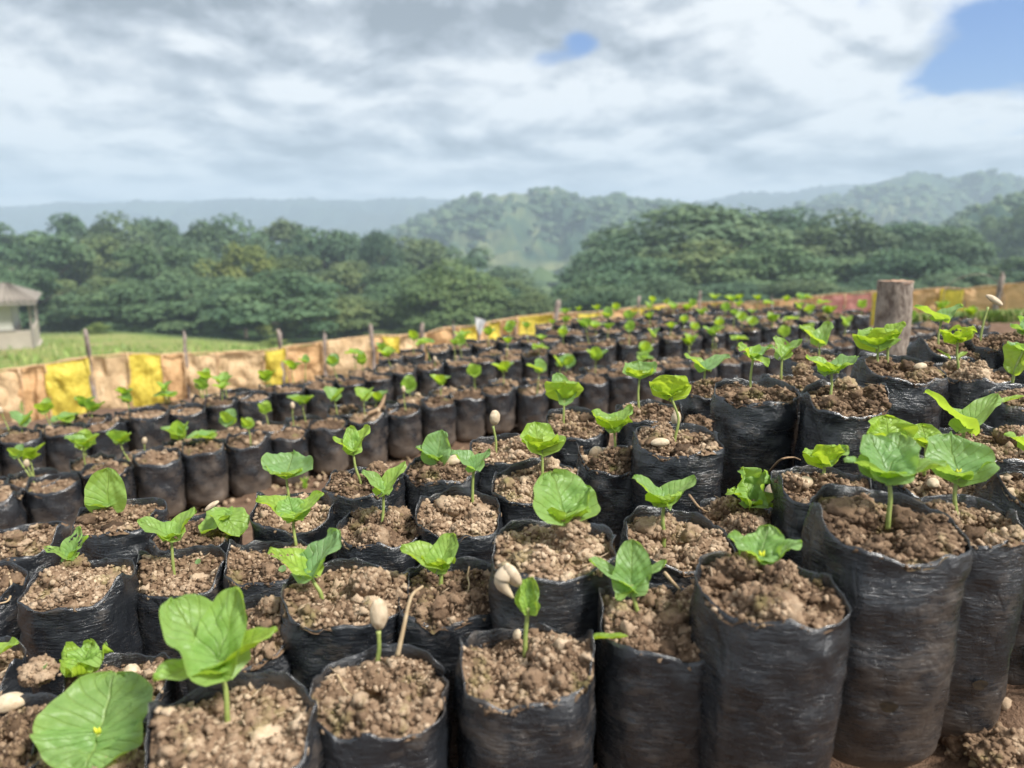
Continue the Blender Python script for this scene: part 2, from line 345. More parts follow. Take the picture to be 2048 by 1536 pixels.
GH += np.clip(rr, 0, 2)*.006*fbm(GX*9, GY*9, 0, 4)+(rr < 6)*.005*np.maximum(0, fbm(GX*55, GY*55, 3, 3))+np.clip((rr-5)/30, 0, 1)*np.minimum(rr*.004, .6)*fbm(GX*.4/np.maximum(1, rr/12), GY*.4/np.maximum(1, rr/12), 8, 4)
GH += np.clip((rr-120)/200, 0, 1)*2.2*np.abs(fbm(GX/14, GY/14, 5, 3))
fa = np.arctan2([p.x for p in fence_pts], [p.y for p in fence_pts]); fr_ = [math.hypot(p.x, p.y) for p in fence_pts]
frr = np.interp(np.arctan2(GX, GY), fa, fr_)
grass = np.clip((rr-frr*np.where(np.arctan2(GX, GY) > .45, .84, 1.0)+.35*fbm(GX*2, GY*2, 9, 3))/.7, 0, 1)
forest = np.clip((rr-48-6*fbm(GX*.1, GY*.1, 4, 3))/8, 0, 1)
m, n, b, o = mat('hillside_ground'); M_ground = m
tcg = N(n, 'ShaderNodeTexCoord').outputs['Object']
nn = noise(n, tcg, 38, 6, .65); n5 = noise(n, tcg, 420, 3, .7); n6 = noise(n, tcg, .35, 6, .6); n7 = noise(n, tcg, 9, 4, .65); n8 = noise(n, tcg, .03, 6, .65)
soilc = ramp(n, mth(n, 'ADD', mth(n, 'MULTIPLY', nn, .6), mth(n, 'MULTIPLY', n5, .4)), [(.3, (.085, .050, .032)), (.5, (.17, .105, .068)), (.7, (.28, .19, .13))])
grc = ramp(n, mth(n, 'ADD', mth(n, 'MULTIPLY', n6, .7), mth(n, 'MULTIPLY', n7, .3)), [(.38, (.12, .165, .04)), (.50, (.20, .245, .06)), (.62, (.29, .25, .11))])
foc = ramp(n, n8, [(.4, (.03, .06, .02)), (.55, (.05, .10, .03)), (.7, (.11, .14, .05))])
c = mixc(n, attr(n, 'grass'), soilc, grc); c = mixc(n, attr(n, 'forest'), c, foc)
lk(n, c, b.inputs['Base Color']); b.inputs['Roughness'].default_value = .95; b.inputs['Specular IOR Level'].default_value = .15
bump(n, b, mth(n, 'ADD', nn, n5), .7, .004)
gv = np.stack([GX, GY, GH+CZ], -1); gf = gridf(len(aa), nr, True)
cen = len(gv); gv = np.vstack([gv, [[0, 0, float(np.mean(GH[rr < .11]))+CZ]]])
me = mesh('ground', gv, gf[:, ::-1], M_ground, attrs={'grass': np.r_[grass, 0], 'forest': np.r_[forest, 0]})
ground = tag(link('ground', me), 'brown soil hillside running into green field and forested valley', kind='structure')

m, n, b, o = mat('tree_foliage'); M_fol = m
oi = N(n, 'ShaderNodeObjectInfo'); t = attr(n, 'tone')
c = ramp(n, mth(n, 'ADD', mth(n, 'MULTIPLY', t, .7), mth(n, 'MULTIPLY', oi.outputs['Random'], .3)), [(.1, (.062, .108, .058)), (.5, (.105, .168, .080)), (.9, (.175, .235, .105))])
oc_ = N(n, 'ShaderNodeMix', data_type='RGBA', blend_type='MULTIPLY'); oc_.inputs[0].default_value = 1; lk(n, c, oc_.inputs[6]); lk(n, oi.outputs['Color'], oc_.inputs[7])
lk(n, oc_.outputs[2], b.inputs['Base Color']); b.inputs['Roughness'].default_value = .7; b.inputs['Specular IOR Level'].default_value = .25
tr = N(n, 'ShaderNodeBsdfTranslucent'); lk(n, oc_.outputs[2], tr.inputs[0]); ms = N(n, 'ShaderNodeMixShader'); ms.inputs[0].default_value = .25
lk(n, b.outputs[0], ms.inputs[1]); lk(n, tr.outputs[0], ms.inputs[2]); lk(n, ms.outputs[0], o.inputs[0])
# ------------------------------------------------------------------ hills
def hill_mat(name, cs, sc_, fld):
    m, n, b, o = mat(name); t = N(n, 'ShaderNodeTexCoord').outputs['Object']
    a_ = noise(n, t, sc_, 8, .68); f_ = noise(n, t, sc_*.35, 5, .6, .5)
    c = ramp(n, a_, [(.36, cs[0]), (.5, cs[1]), (.64, cs[2])])
    k = N(n, 'ShaderNodeMapRange'); lk(n, f_, k.inputs[0]); k.inputs[1].default_value = .50; k.inputs[2].default_value = .58; k.inputs[4].default_value = fld
    c = mixc(n, k.outputs[0], c, (.42, .40, .16)); k2 = N(n, 'ShaderNodeMapRange'); lk(n, noise(n, t, sc_*.8, 4, .6, .6), k2.inputs[0]); k2.inputs[1].default_value = .66; k2.inputs[2].default_value = .7; k2.inputs[4].default_value = fld
    c = mixc(n, k2.outputs[0], c, (.50, .33, .20))
    lk(n, c, b.inputs['Base Color']); b.inputs['Roughness'].default_value = .95; b.inputs['Specular IOR Level'].default_value = .1; return m
def hill(name, prof, z, depth, mt, rough, seed, label):
    nu, nv = 420, 70; xs = np.linspace(prof[0][0], prof[-1][0], nu); ys = np.interp(xs, [p[0] for p in prof], [p[1] for p in prof])
    k = np.ones(9)/9; ys = np.convolve(np.pad(ys, 4, 'edge'), k, 'valid')
    V = []
    for i in range(nu):
        top = ray(xs[i], ys[i])*z; d = Vector((top.x, top.y)); d /= d.length; Rt = math.hypot(top.x, top.y)
        for j in range(nv):
            s = (j/(nv-1))*1.5-1.0                     # -1 foot towards us, 0 crest, .5 behind
            V.append((d.x*(Rt+s*depth), d.y*(Rt+s*depth), top.z, s))
    V = np.array(V); s = V[:, 3]; base = -.035*z
    drop = np.where(s < 0, np.abs(s)**1.15, (np.abs(s)*1.1)**1.5)
    g = depth*.22
    H = V[:, 2]-(V[:, 2]-base)*drop
    env = np.clip(np.abs(s)*5, 0.12, 1)*np.clip((1+s)*3+.2, .2, 1)
    rid = 1-np.abs(fbm(V[:, 0]/g+seed, V[:, 1]/g, seed, 5, .55))*1.5
    H = H+(rid-.6)*(V[:, 2]-base)*.42*env+rough*fbm(V[:, 0]/9, V[:, 1]/9, seed, 3)
    v = np.stack([V[:, 0], V[:, 1], H+CZ], -1)
    if name != 'far_mountains':
        gq = np.random.default_rng(int(seed*10)); vis = np.where((s > -.8) & (s < .06) & (fbm(v[:, 0]/g*.9, v[:, 1]/g*.9, seed+5, 3) > -.25))[0]; iv, jf = ICO[1]; vs_, fs_, tn_ = [], [], []; c_ = 0
        for q in gq.choice(vis, min(len(vis), 3600), replace=False):
            r_ = z*.0042*(.5+gq.random()); vs_.append(iv*(1+.28*gq.normal(size=(len(iv), 1)))*r_*np.array([1.2, 1.2, .8])+v[q]+np.array([gq.normal()*r_*.7, gq.normal()*r_*.7, r_*.1])); fs_.append(jf+c_); c_ += len(iv); tn_.append(np.full(len(iv), gq.random()))
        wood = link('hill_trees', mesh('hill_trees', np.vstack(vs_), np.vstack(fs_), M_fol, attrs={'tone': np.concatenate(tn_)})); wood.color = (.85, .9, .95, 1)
        tag(wood, 'countless hazy trees covering the '+label, 'trees', None, 'stuff')
    return tag(link(name, mesh(name, v, gridf(nu, nv), mt)), label, kind='structure')
G1 = ((.022, .045, .035), (.042, .078, .05), (.09, .135, .065)); G2 = ((.010, .022, .025), (.018, .036, .030), (.04, .065, .04))
hill('far_mountains', [(-900, 440), (-500, 425), (-200, 423), (0, 415), (60, 409), (130, 404), (200, 412), (260, 404), (330, 405), (420, 402), (480, 399), (560, 402), (640, 400), (700, 407), (760, 399), (830, 398), (900, 401), (1000, 404), (1150, 402), (1300, 402), (1400, 408), (1450, 398), (1500, 384), (1540, 384), (1580, 390), (1620, 377), (1690, 368), (1760, 375), (1900, 380), (2100, 385), (2600, 400), (3000, 420)],
     1100, 360, hill_mat('far_hill_forest', G2, .012, .05), 2.0, 3.1, 'long low blue mountain range along the horizon')
hill('right_hills', [(1380, 480), (1440, 452), (1500, 440), (1560, 425), (1640, 405), (1700, 390), (1740, 374), (1780, 360), (1830, 348), (1860, 347), (1885, 362), (1915, 356), (1950, 349), (1985, 346), (2020, 358), (2060, 372), (2200, 365), (2500, 350), (2900, 390)],
     600, 250, hill_mat('right_hill_forest', G1, .02, .25), 1.5, 7.7, 'green double peaked hills beyond the trees at right')
hill('middle_hill', [(640, 500), (720, 480), (800, 455), (850, 432), (900, 410), (950, 398), (1000, 396), (1050, 391), (1085, 378), (1110, 376), (1140, 390), (1170, 404), (1230, 400), (1290, 405), (1370, 412), (1450, 420), (1540, 440), (1640, 470), (1740, 500)],
     430, 175, hill_mat('middle_hill_forest', G1, .03, .32), 1.2, 12.4, 'rounded green hill with pale cleared fields in the middle distance')
hill('near_hill', [(1780, 520), (1860, 480), (1920, 440), (1980, 412), (2048, 392), (2150, 370), (2400, 340), (2900, 330)],
     210, 95, hill_mat('near_hill_forest', G1, .06, .1), 2.0, 21.4, 'wooded slope rising at the right edge behind the trees')

# ------------------------------------------------------------------ trees
M_trunk = simple('tree_trunk_bark', (.06, .05, .04), (.16, .13, .10), 3, .95, .5, .03)
def crown_proto(kind, seed):                # unit tree: height 1, crown half width 1 in x,y
    g = np.random.default_rng(seed); pads = []
    if kind == 'umbrella':
        for _ in range(44):
            a_ = g.random()*6.283; r = math.sqrt(g.random())*.85; h = .95-.62*r**1.7-g.random()*.22
            pads.append((r*math.cos(a_), r*math.sin(a_), max(.12, h), .26+.14*g.random(), .08+.06*g.random()))
        for _ in range(22):
            a_ = g.random()*6.283; r = .62+.3*g.random(); pads.append((r*math.cos(a_), r*math.sin(a_), .10+.38*g.random(), .22+.1*g.random(), .06+.04*g.random()))
    else:
        for _ in range(46):
            a_ = g.random()*6.283; u = g.random(); r = math.sqrt(g.random())*.8; h = .05+.88*u; r *= math.sqrt(max(.08, 1-((h-.42)/.58)**2))*1.05
            pads.append((r*math.cos(a_), r*math.sin(a_), h, .17+.13*g.random(), .09+.06*g.random()))
    vs, fs, tn = [], [], []
    NL = 190
    for px, py, pz_, rx, rz in pads:
        tone = g.random()
        d = g.normal(size=(NL, 3)); d /= np.linalg.norm(d, axis=1)[:, None]; d[:, 2] = np.where(d[:, 2] < -.3, -d[:, 2], d[:, 2])
        rad = (.55+.5*g.random(NL)**.6)[:, None]
        c0 = np.array([px, py, pz_])+d*rad*np.array([rx, rx, rz])
        nrm = d*np.array([.7, .7, 1])+g.normal(size=(NL, 3))*.35+np.array([0, 0, .35]); nrm /= np.linalg.norm(nrm, axis=1)[:, None]
        t1 = np.cross(nrm, g.normal(size=(NL, 3))); t1 /= np.linalg.norm(t1, axis=1)[:, None]; t2 = np.cross(nrm, t1)
        sz = (.028+.030*g.random(NL))[:, None]; t2 = t2*sz*np.array([1, 1, .5]); t1 = t1*sz*np.array([1, 1, .5])
        q = np.stack([c0-t1, c0-t2*.6, c0+t1, c0+t2*.6], 1); k0 = sum(len(x) for x in vs)
        vs.append(q.reshape(-1, 3)); fs.append((np.arange(NL*4).reshape(-1, 4))+k0); tn.append(np.repeat(np.clip(tone*.6+.4*g.random(NL), 0, 1), 4))
    cm = mesh('crown_'+kind, np.vstack(vs), np.vstack(fs), M_fol, smooth=False, attrs={'tone': np.concatenate(tn)})
    tv, tf = [], []
    def addt(p, r):
        v, f = tube(p, r, 7); k = len(tv); tv.extend(v); tf.extend([tuple(i+k for i in q) for q in f])
    addt([(0, 0, -.04), (.02, 0, .2), (-.02, .02, .4), (0, 0, .6)], [.06, .045, .035, .02])
    for k in range(7):
        a_ = k*.9+g.random()*.4; r = .45+.25*g.random(); h = .22+.05*k
        addt([(0, 0, h), (r*.5*math.cos(a_), r*.5*math.sin(a_), h+.12), (r*math.cos(a_), r*math.sin(a_), h+.22)], [.028, .018, .008])
    return cm, mesh('trunk_'+kind, tv, tf, M_trunk)
PRO = {'umbrella': [crown_proto('umbrella', s) for s in (11, 12, 13)], 'round': [crown_proto('round', s) for s in (21, 22, 23)]}
tcount = 0
def tree(x, ytop, z, wpx, kind, label, group, tint=(1, 1, 1)):
    global tcount
    tcount += 1
    top = atz(x, ytop, z); g = gz(top.x, top.y); h = max(3., top.z-g); hw = wpx*z/F/2
    t = thing({'umbrella': 'spreading_tree', 'round': 'leafy_tree'}[kind], label, 'tree', (top.x, top.y, g), random.random()*6.28, group, (hw, hw, h))
    cm, tm = PRO[kind][tcount % 3]
    c = link('crown', cm, t); c.color = (*tint, 1); link('trunk', tm, t)
ORD = ['first', 'second', 'third', 'fourth', 'fifth', 'sixth', 'seventh', 'eighth', 'ninth', 'tenth', 'eleventh', 'twelfth', 'thirteenth', 'fourteenth', 'fifteenth', 'sixteenth', 'seventeenth', 'eighteenth', 'nineteenth', 'twentieth'] + ['twenty-'+q for q in ('first', 'second', 'third', 'fourth', 'fifth', 'sixth', 'seventh', 'eighth', 'ninth')] + ['thirtieth'] + ['thirty-'+q for q in ('first', 'second', 'third', 'fourth', 'fifth', 'sixth', 'seventh', 'eighth', 'ninth')] + ['fortieth'] + ['forty-'+q for q in ('first', 'second', 'third', 'fourth', 'fifth')]
def trees(rows, z0, dz, kind, what, group, tints):
    rows = sorted(rows)
    for i, q in enumerate(rows):
        x, y, wp = q[:3]; kd = q[3] if len(q) > 3 else kind; tn = q[4] if len(q) > 4 else tints[i % len(tints)]
        tree(x, y, z0+dz*((i*7) % 5-2)/2, wp, kd, '%s, %s from the left' % (what, ORD[i]), group, tn)
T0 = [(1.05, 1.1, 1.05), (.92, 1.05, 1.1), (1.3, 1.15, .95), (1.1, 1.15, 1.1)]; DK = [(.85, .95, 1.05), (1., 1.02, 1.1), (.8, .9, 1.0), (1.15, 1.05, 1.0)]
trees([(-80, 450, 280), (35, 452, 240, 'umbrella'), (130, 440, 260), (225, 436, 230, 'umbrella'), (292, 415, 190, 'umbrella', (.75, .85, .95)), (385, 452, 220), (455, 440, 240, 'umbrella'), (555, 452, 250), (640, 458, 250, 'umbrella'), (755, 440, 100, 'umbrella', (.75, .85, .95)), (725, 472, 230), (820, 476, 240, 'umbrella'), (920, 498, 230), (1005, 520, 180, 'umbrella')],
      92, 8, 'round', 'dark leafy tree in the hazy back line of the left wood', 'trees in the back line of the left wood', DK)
trees([(-60, 490, 260), (80, 470, 250), (190, 485, 230), (300, 500, 240), (390, 505, 230), (480, 498, 200, 'round', (1.7, 1.35, .8)), (590, 520, 230), (690, 528, 210, 'round', (1.3, 1.15, 1)), (800, 540, 230), (900, 545, 220), (1000, 560, 200)],
      70, 5, 'round', 'bushy green tree in the middle line of the left wood', 'trees in the middle line of the left wood', T0)
trees([(-70, 560, 240, 'round'), (60, 545, 230, 'round'), (180, 560, 230, 'round'), (310, 550, 290), (440, 555, 280), (560, 545, 300), (690, 580, 280), (800, 565, 240), (900, 528, 260, 'umbrella', (1.25, 1.2, .95)), (990, 560, 220), (1060, 585, 150)],
      56, 3, 'umbrella', 'spreading tree in the front line of the left wood', 'trees in the front line of the left wood', T0)
trees([(1235, 480, 260), (1385, 384, 470), (1560, 418, 330), (1680, 432, 300), (1800, 425, 330), (1900, 455, 230)],
      72, 5, 'umbrella', 'tall spreading tree at the top of the right wood', 'tall spreading trees of the right wood', DK)
trees([(1180, 560, 190), (1270, 500, 300), (1400, 480, 320), (1540, 490, 320), (1680, 500, 320), (1820, 500, 300), (1930, 535, 220, 'round', (1.3, 1.2, 1)), (2040, 520, 260, 'round')],
      60, 3, 'umbrella', 'spreading tree in the lower line of the right wood', 'trees in the lower line of the right wood', T0)
trees([(1215, 570, 190), (1330, 560, 260), (1470, 555, 280), (1620, 560, 280), (1770, 555, 280), (1920, 570, 240, 'round'), (2060, 570, 240, 'round')],
      50, 2, 'umbrella', 'low green tree just behind the fence line at right', 'low trees behind the fence at right', DK)
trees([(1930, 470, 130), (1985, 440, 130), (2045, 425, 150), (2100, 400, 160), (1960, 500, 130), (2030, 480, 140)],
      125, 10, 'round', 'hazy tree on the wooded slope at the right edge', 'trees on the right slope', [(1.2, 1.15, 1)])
# low bushes at the field edge
def bush(x, y, z, wp, hp, label):
    p = atz(x, y, z); g = gz(p.x, p.y); hw = wp*z/F/2
    t = thing('bush', label, 'bush', (p.x, p.y, g-.1), random.random()*6, 'bushes at the field edge', (hw, hw, hp*z/F)); c = link('foliage', PRO['round'][0][0], t); c.color = (1.9, 1.6, .8, 1)
bush(195, 672, 42, 60, 26, 'pale green bush beyond the fence near the grey shed')
bush(545, 694, 40, 70, 18, 'low pale bush at the edge of the field under the trees')
bush(10, 668, 43, 60, 20, 'small bush beyond the field behind the grey shed')
# forest on the valley floor, far off: countless tree tops
g = np.random.default_rng(5); vs, fs, tn = [], [], []; iv, if_ = ICO[1]
cnt = 0
for _ in range(2600):
    z = 130+g.random()**1.5*420; x = g.uniform(-200, 2250); p = ray(x, 560)*z
    if 1780 < x and z > 170: continue
    hh = ground_h(p.x, p.y)[0]; r = 3+3.5*g.random()
    v = iv*np.array([r, r, r*.7])*(1+.25*g.normal(size=(len(iv), 1)))+np.array([p.x, p.y, hh+CZ+r*.35])
    fs.append(if_+cnt); cnt += len(iv); vs.append(v); tn.append(np.full(len(iv), g.random()))
tag(link('valley_forest', mesh('valley_forest', np.vstack(vs), np.vstack(fs), M_fol, attrs={'tone': np.concatenate(tn)})), 'hazy woods covering the valley floor between the two woods', 'forest', None, 'stuff')

# ------------------------------------------------------------------ shed at the left
M_wall = simple('weathered_white_wall', (.40, .39, .35), (.62, .61, .57), .8, .9, .2, .01); M_plinth = simple('beige_render', (.36, .31, .26), (.52, .46, .39), .7, .9, .2, .01)
M_roof = simple('rusty_corrugated_roof', (.17, .145, .12), (.30, .26, .215), .6, .7, .2, .01); M_post = simple('old_timber', (.20, .18, .16), (.32, .29, .26), 2, .9)
def box(x0, x1, y0, y1, z0, z1): 
    v = [(x, y, z) for x in (x0, x1) for y in (y0, y1) for z in (z0, z1)]
    return v, [(0, 1, 3, 2), (4, 6, 7, 5), (0, 4, 5, 1), (2, 3, 7, 6), (0, 2, 6, 4), (1, 5, 7, 3)]
hz_ = 30.; hp = atz(70, 706, hz_); k = hz_/F
hg = gz(hp.x, hp.y)
shed = thing('shed', 'small grey shed with rusty sheet roof and half walled porch at the field edge', 'shed', (hp.x, hp.y, hp.z-.05), R_(30))
def hb(name, m, *b):
    v, f = box(*b); return link(name, mesh(name, v, f, m, False), shed)
hb('plinth', M_plinth, -5.6, .12, -.15, 4.2, -1.2, .12)
hb('wall', M_wall, -5.5, -.62, 0, 4, 1.02, 2.24)
hb('lower_wall', M_plinth, -5.5, -.60, -.03, 4.03, .12, 1.0)
hb('porch_parapet', M_plinth, -.60, .04, -.03, .09, .12, .98)
hb('porch_side_wall', M_plinth, -.05, .04, .09, 4, .12, .98)
for i in range(9): hb('plank', M_wall, -1.1-.5*i, -.66-.5*i, -.035, .0, 1.04, 2.2)
hb('sill', M_post, -5.5, -.55, -.06, .02, .98, 1.05)
hb('post', M_post, -.045, .045, -.05, .04, .12, 2.3); hb('post', M_post, -.06, .06, 3.9, 4.02, .12, 2.3)
# corrugated hipped roof
rv, rf = [], []
for i in range(121):
    t_ = i/120; xx = -6.0+t_*6.32; c_ = .035*math.cos(i*math.pi/2)
    for (yy, hh) in ((-.55, 2.18), (1.9, 2.80)):
        h2 = hh if xx < -.6 else hh
        if yy > 0: x2 = min(xx, -.75-.0); 
        else: x2 = xx
        rv.append((x2, yy, h2+c_))
for i in range(120): rf.append((2*i, 2*i+2, 2*i+3, 2*i+1))
link('roof', mesh('roof', rv, rf, M_roof, False), shed)
v = [(.32, -.55, 2.18), (.32, 4.5, 2.18), (-.75, 1.9, 2.8), (-6, 4.5, 2.18), (-6, 1.9, 2.8)]
link('roof', mesh('roof_back', v, [(0, 1, 2), (1, 3, 4, 2)], M_roof, False), shed)
hb('eaves_board', M_post, -6, .30, -.54, -.5, 2.05, 2.14)

# ------------------------------------------------------------------ sackcloth fence
fence = thing('cloth_fence', 'low fence of sewn tan and yellow sacks tied to sticks round the seedling beds', 'fence', (0, 0, 0))
TOP = [(-420, 758), (0, 741), (40, 737), (95, 728), (170, 715), (210, 711), (256, 708), (330, 709), (430, 706), (530, 702), (570, 695), (650, 683), (700, 678), (740, 671), (800, 672), (850, 668), (880, 658), (905, 654), (930, 655), (1000, 641), (1040, 634), (1105, 628), (1160, 626), (1200, 624), (1280, 614), (1400, 605), (1470, 606), (1560, 602), (1640, 592), (1740, 584), (1815, 583), (1878, 577), (1930, 578), (1980, 573), (2048, 566), (2250, 555), (2400, 550)]
PAN = [(-420, -180, 't'), (-180, -60, 'o'), (-60, 38, 't'), (38, 92, 'o'), (92, 182, 'y'), (182, 256, 't'), (256, 324, 'y'), (324, 368, 'o'), (368, 436, 't'), (436, 528, 't'), (528, 572, 'y'), (572, 645, 'o'), (645, 740, 't'), (740, 766, 'o'), (766, 800, 'y'), (800, 852, 't'), (852, 918, 'o'), (918, 955, 'y'), (955, 975, 'o'), (975, 1002, 'y'), (1002, 1036, 'o'), (1036, 1106, 'y'), (1106, 1155, 'o'), (1155, 1200, 'y'), (1200, 1260, 'o'), (1260, 1332, 'y'), (1332, 1420, 'o'), (1420, 1472, 'y'), (1472, 1560, 'o'), (1560, 1642, 'o'), (1642, 1690, 'p'), (1690, 1745, 'p'), (1745, 1822, 'y'), (1822, 1878, 'o'), (1878, 1929, 'y'), (1929, 2004, 'o'), (2004, 2110, 'o'), (2110, 2250, 't'), (2250, 2400, 'y')]
MM = {'t': M_tan, 'o': M_or, 'y': M_yel, 'p': M_pink, 'g': M_grn}
NAMEC = {'t': None, 'o': None, 'y': 'bright yellow sack panel', 'p': 'faded pink sack panel'}
fx = [q[0] for q in FEN]; fz = [q[2] for q in FEN]
for pi_, (x0, x1, c_) in enumerate(PAN):
    nu, nv = 14, 14; V = []; bulge = (.05 if c_ == 'y' and x1 < 200 else .025)
    for i in range(nu):
        s = i/(nu-1); x = x0+(x1-x0)*s-(0 if i else .3)
        z = np.interp(x, fx, fz)+(.012 if pi_ % 2 else 0); yt = np.interp(x, [q[0] for q in TOP], [q[1] for q in TOP])-3*math.sin(s*math.pi)*(-1 if pi_ % 3 else .6)
        tp = atz(x, yt, z); bx, by = fence_xy(x); gb = gz(bx, by)-.02
        for j in range(nv):
            t_ = j/(nv-1); hgt = tp.z+(gb-tp.z)*t_
            off = bulge*math.sin(math.pi*t_)*math.sin(math.pi*s)+.035*float(vn(x*.05, t_*5+pi_, 3.))+.012*math.sin(s*9+pi_*2+t_*3)*t_
            V.append((tp.x, tp.y-off, hgt))
    o_ = link('sack_panel', mesh('sack_panel', V, gridf(nu, nv), MM[c_]), fence)
    if NAMEC[c_]: o_['label'] = NAMEC[c_]
for x0, x1, c_ in PAN[1:]:
    z = float(np.interp(x0, fx, fz))-.006; yt = float(np.interp(x0, [q[0] for q in TOP], [q[1] for q in TOP])); tp = atz(x0, yt, z); bx, by = fence_xy(x0); gb = gz(bx, by)
    v, f = tube([Vector((tp.x+.004*math.sin(q*9+x0), tp.y-.006-.012*float(vn(x0*.05, q*5, 3.)), tp.z+(gb-tp.z)*q)) for q in np.linspace(0, 1, 9)], .0055, 5); link('seam', mesh('seam', v, f, M_tan), fence)
# rolled top hem
hv = []
for x in range(-420, 2401, 12):
    z = np.interp(x, fx, fz); yt = np.interp(x, [q[0] for q in TOP], [q[1] for q in TOP])
    hv.append(atz(x, yt-.5, z)+Vector((0, 0, .002*math.sin(x*.11))))
v, f = tube(hv, [.006+.002*math.sin(i*.7) for i in range(len(hv))], 6); link('rolled_hem', mesh('rolled_hem', v, f, M_tan), fence)
for x, yt, wp, ln in ((170, 658, 10, 3), (368, 662, 9, 0), (557, 658, 10, 2), (648, 662, 8, -1), (742, 648, 10, 1), (845, 646, 10, -2), (907, 643, 7, 1), (1030, 640, 7, 0), (1116, 600, 13, -10), (1278, 592, 8, 1), (1400, 582, 7, 0), (1545, 590, 6, 0), (2006, 545, 12, -6), (-140, 690, 10, 1), (2260, 530, 11, 0)):
    z = float(np.interp(x, fx, fz))-.02; tp = atz(x, yt, z); bx, by = fence_xy(x); r = wp*z/F/2
    bt = Vector((tp.x+ln*z/F*1.5, tp.y, gz(bx, by)-.05))
    pts = [bt.lerp(tp, s)+Vector((random.uniform(-1, 1), random.uniform(-1, 1), 0))*r*.3 for s in (0, .25, .5, .75, .92, 1)]
    v, f = tube(pts, [r*1.1, r*1.05, r, r*.95, r*.9, r*.6], 9); link('stick_post', mesh('stick_post', v, f, M_stick), fence)
# white plastic rag on its stick
p = atz(958, 660, 5.4); v, f = tube([p+Vector((.01, 0, -.3)), p, p+Vector((-.01, 0, .06))], [.008, .008, .006], 7)
rag = thing('plastic_rag', 'white plastic rag hanging on a thin stick at the fence', 'rag', p)
link('stick', mesh('stick', [(Vector(q)-p)[:] for q in v], f, M_stick), rag)
V = []
for i in range(10):
    for j in range(8):
        s, t_ = i/9, j/7; ww = .085*(1-.75*t_)
        V.append(((s-.5+.1*(1-t_))*ww+.005, -.02-.01*math.sin(s*9+t_*4), .10-.13*t_-.03*s*(1-t_)))
link('rag_cloth', mesh('rag_cloth', V, gridf(10, 8), M_white), rag)
# thin hoop of wire at the right
c0 = atz(1948, 600, 4.6); pts = [c0+Vector((.19*math.cos(a_), .02*math.sin(a_*3), .16*math.sin(a_))) for a_ in np.linspace(0.05, math.pi-.05, 24)]
pts = [pts[0]+Vector((.01, 0, -.3))]+pts+[pts[-1]+Vector((-.01, 0, -.3))]
v, f = tube(pts, .0022, 6); tag(link('wire_hoop', mesh('wire_hoop', v, f, M_stick)), 'thin wire hoop arching up behind the fence at the right', 'wire')

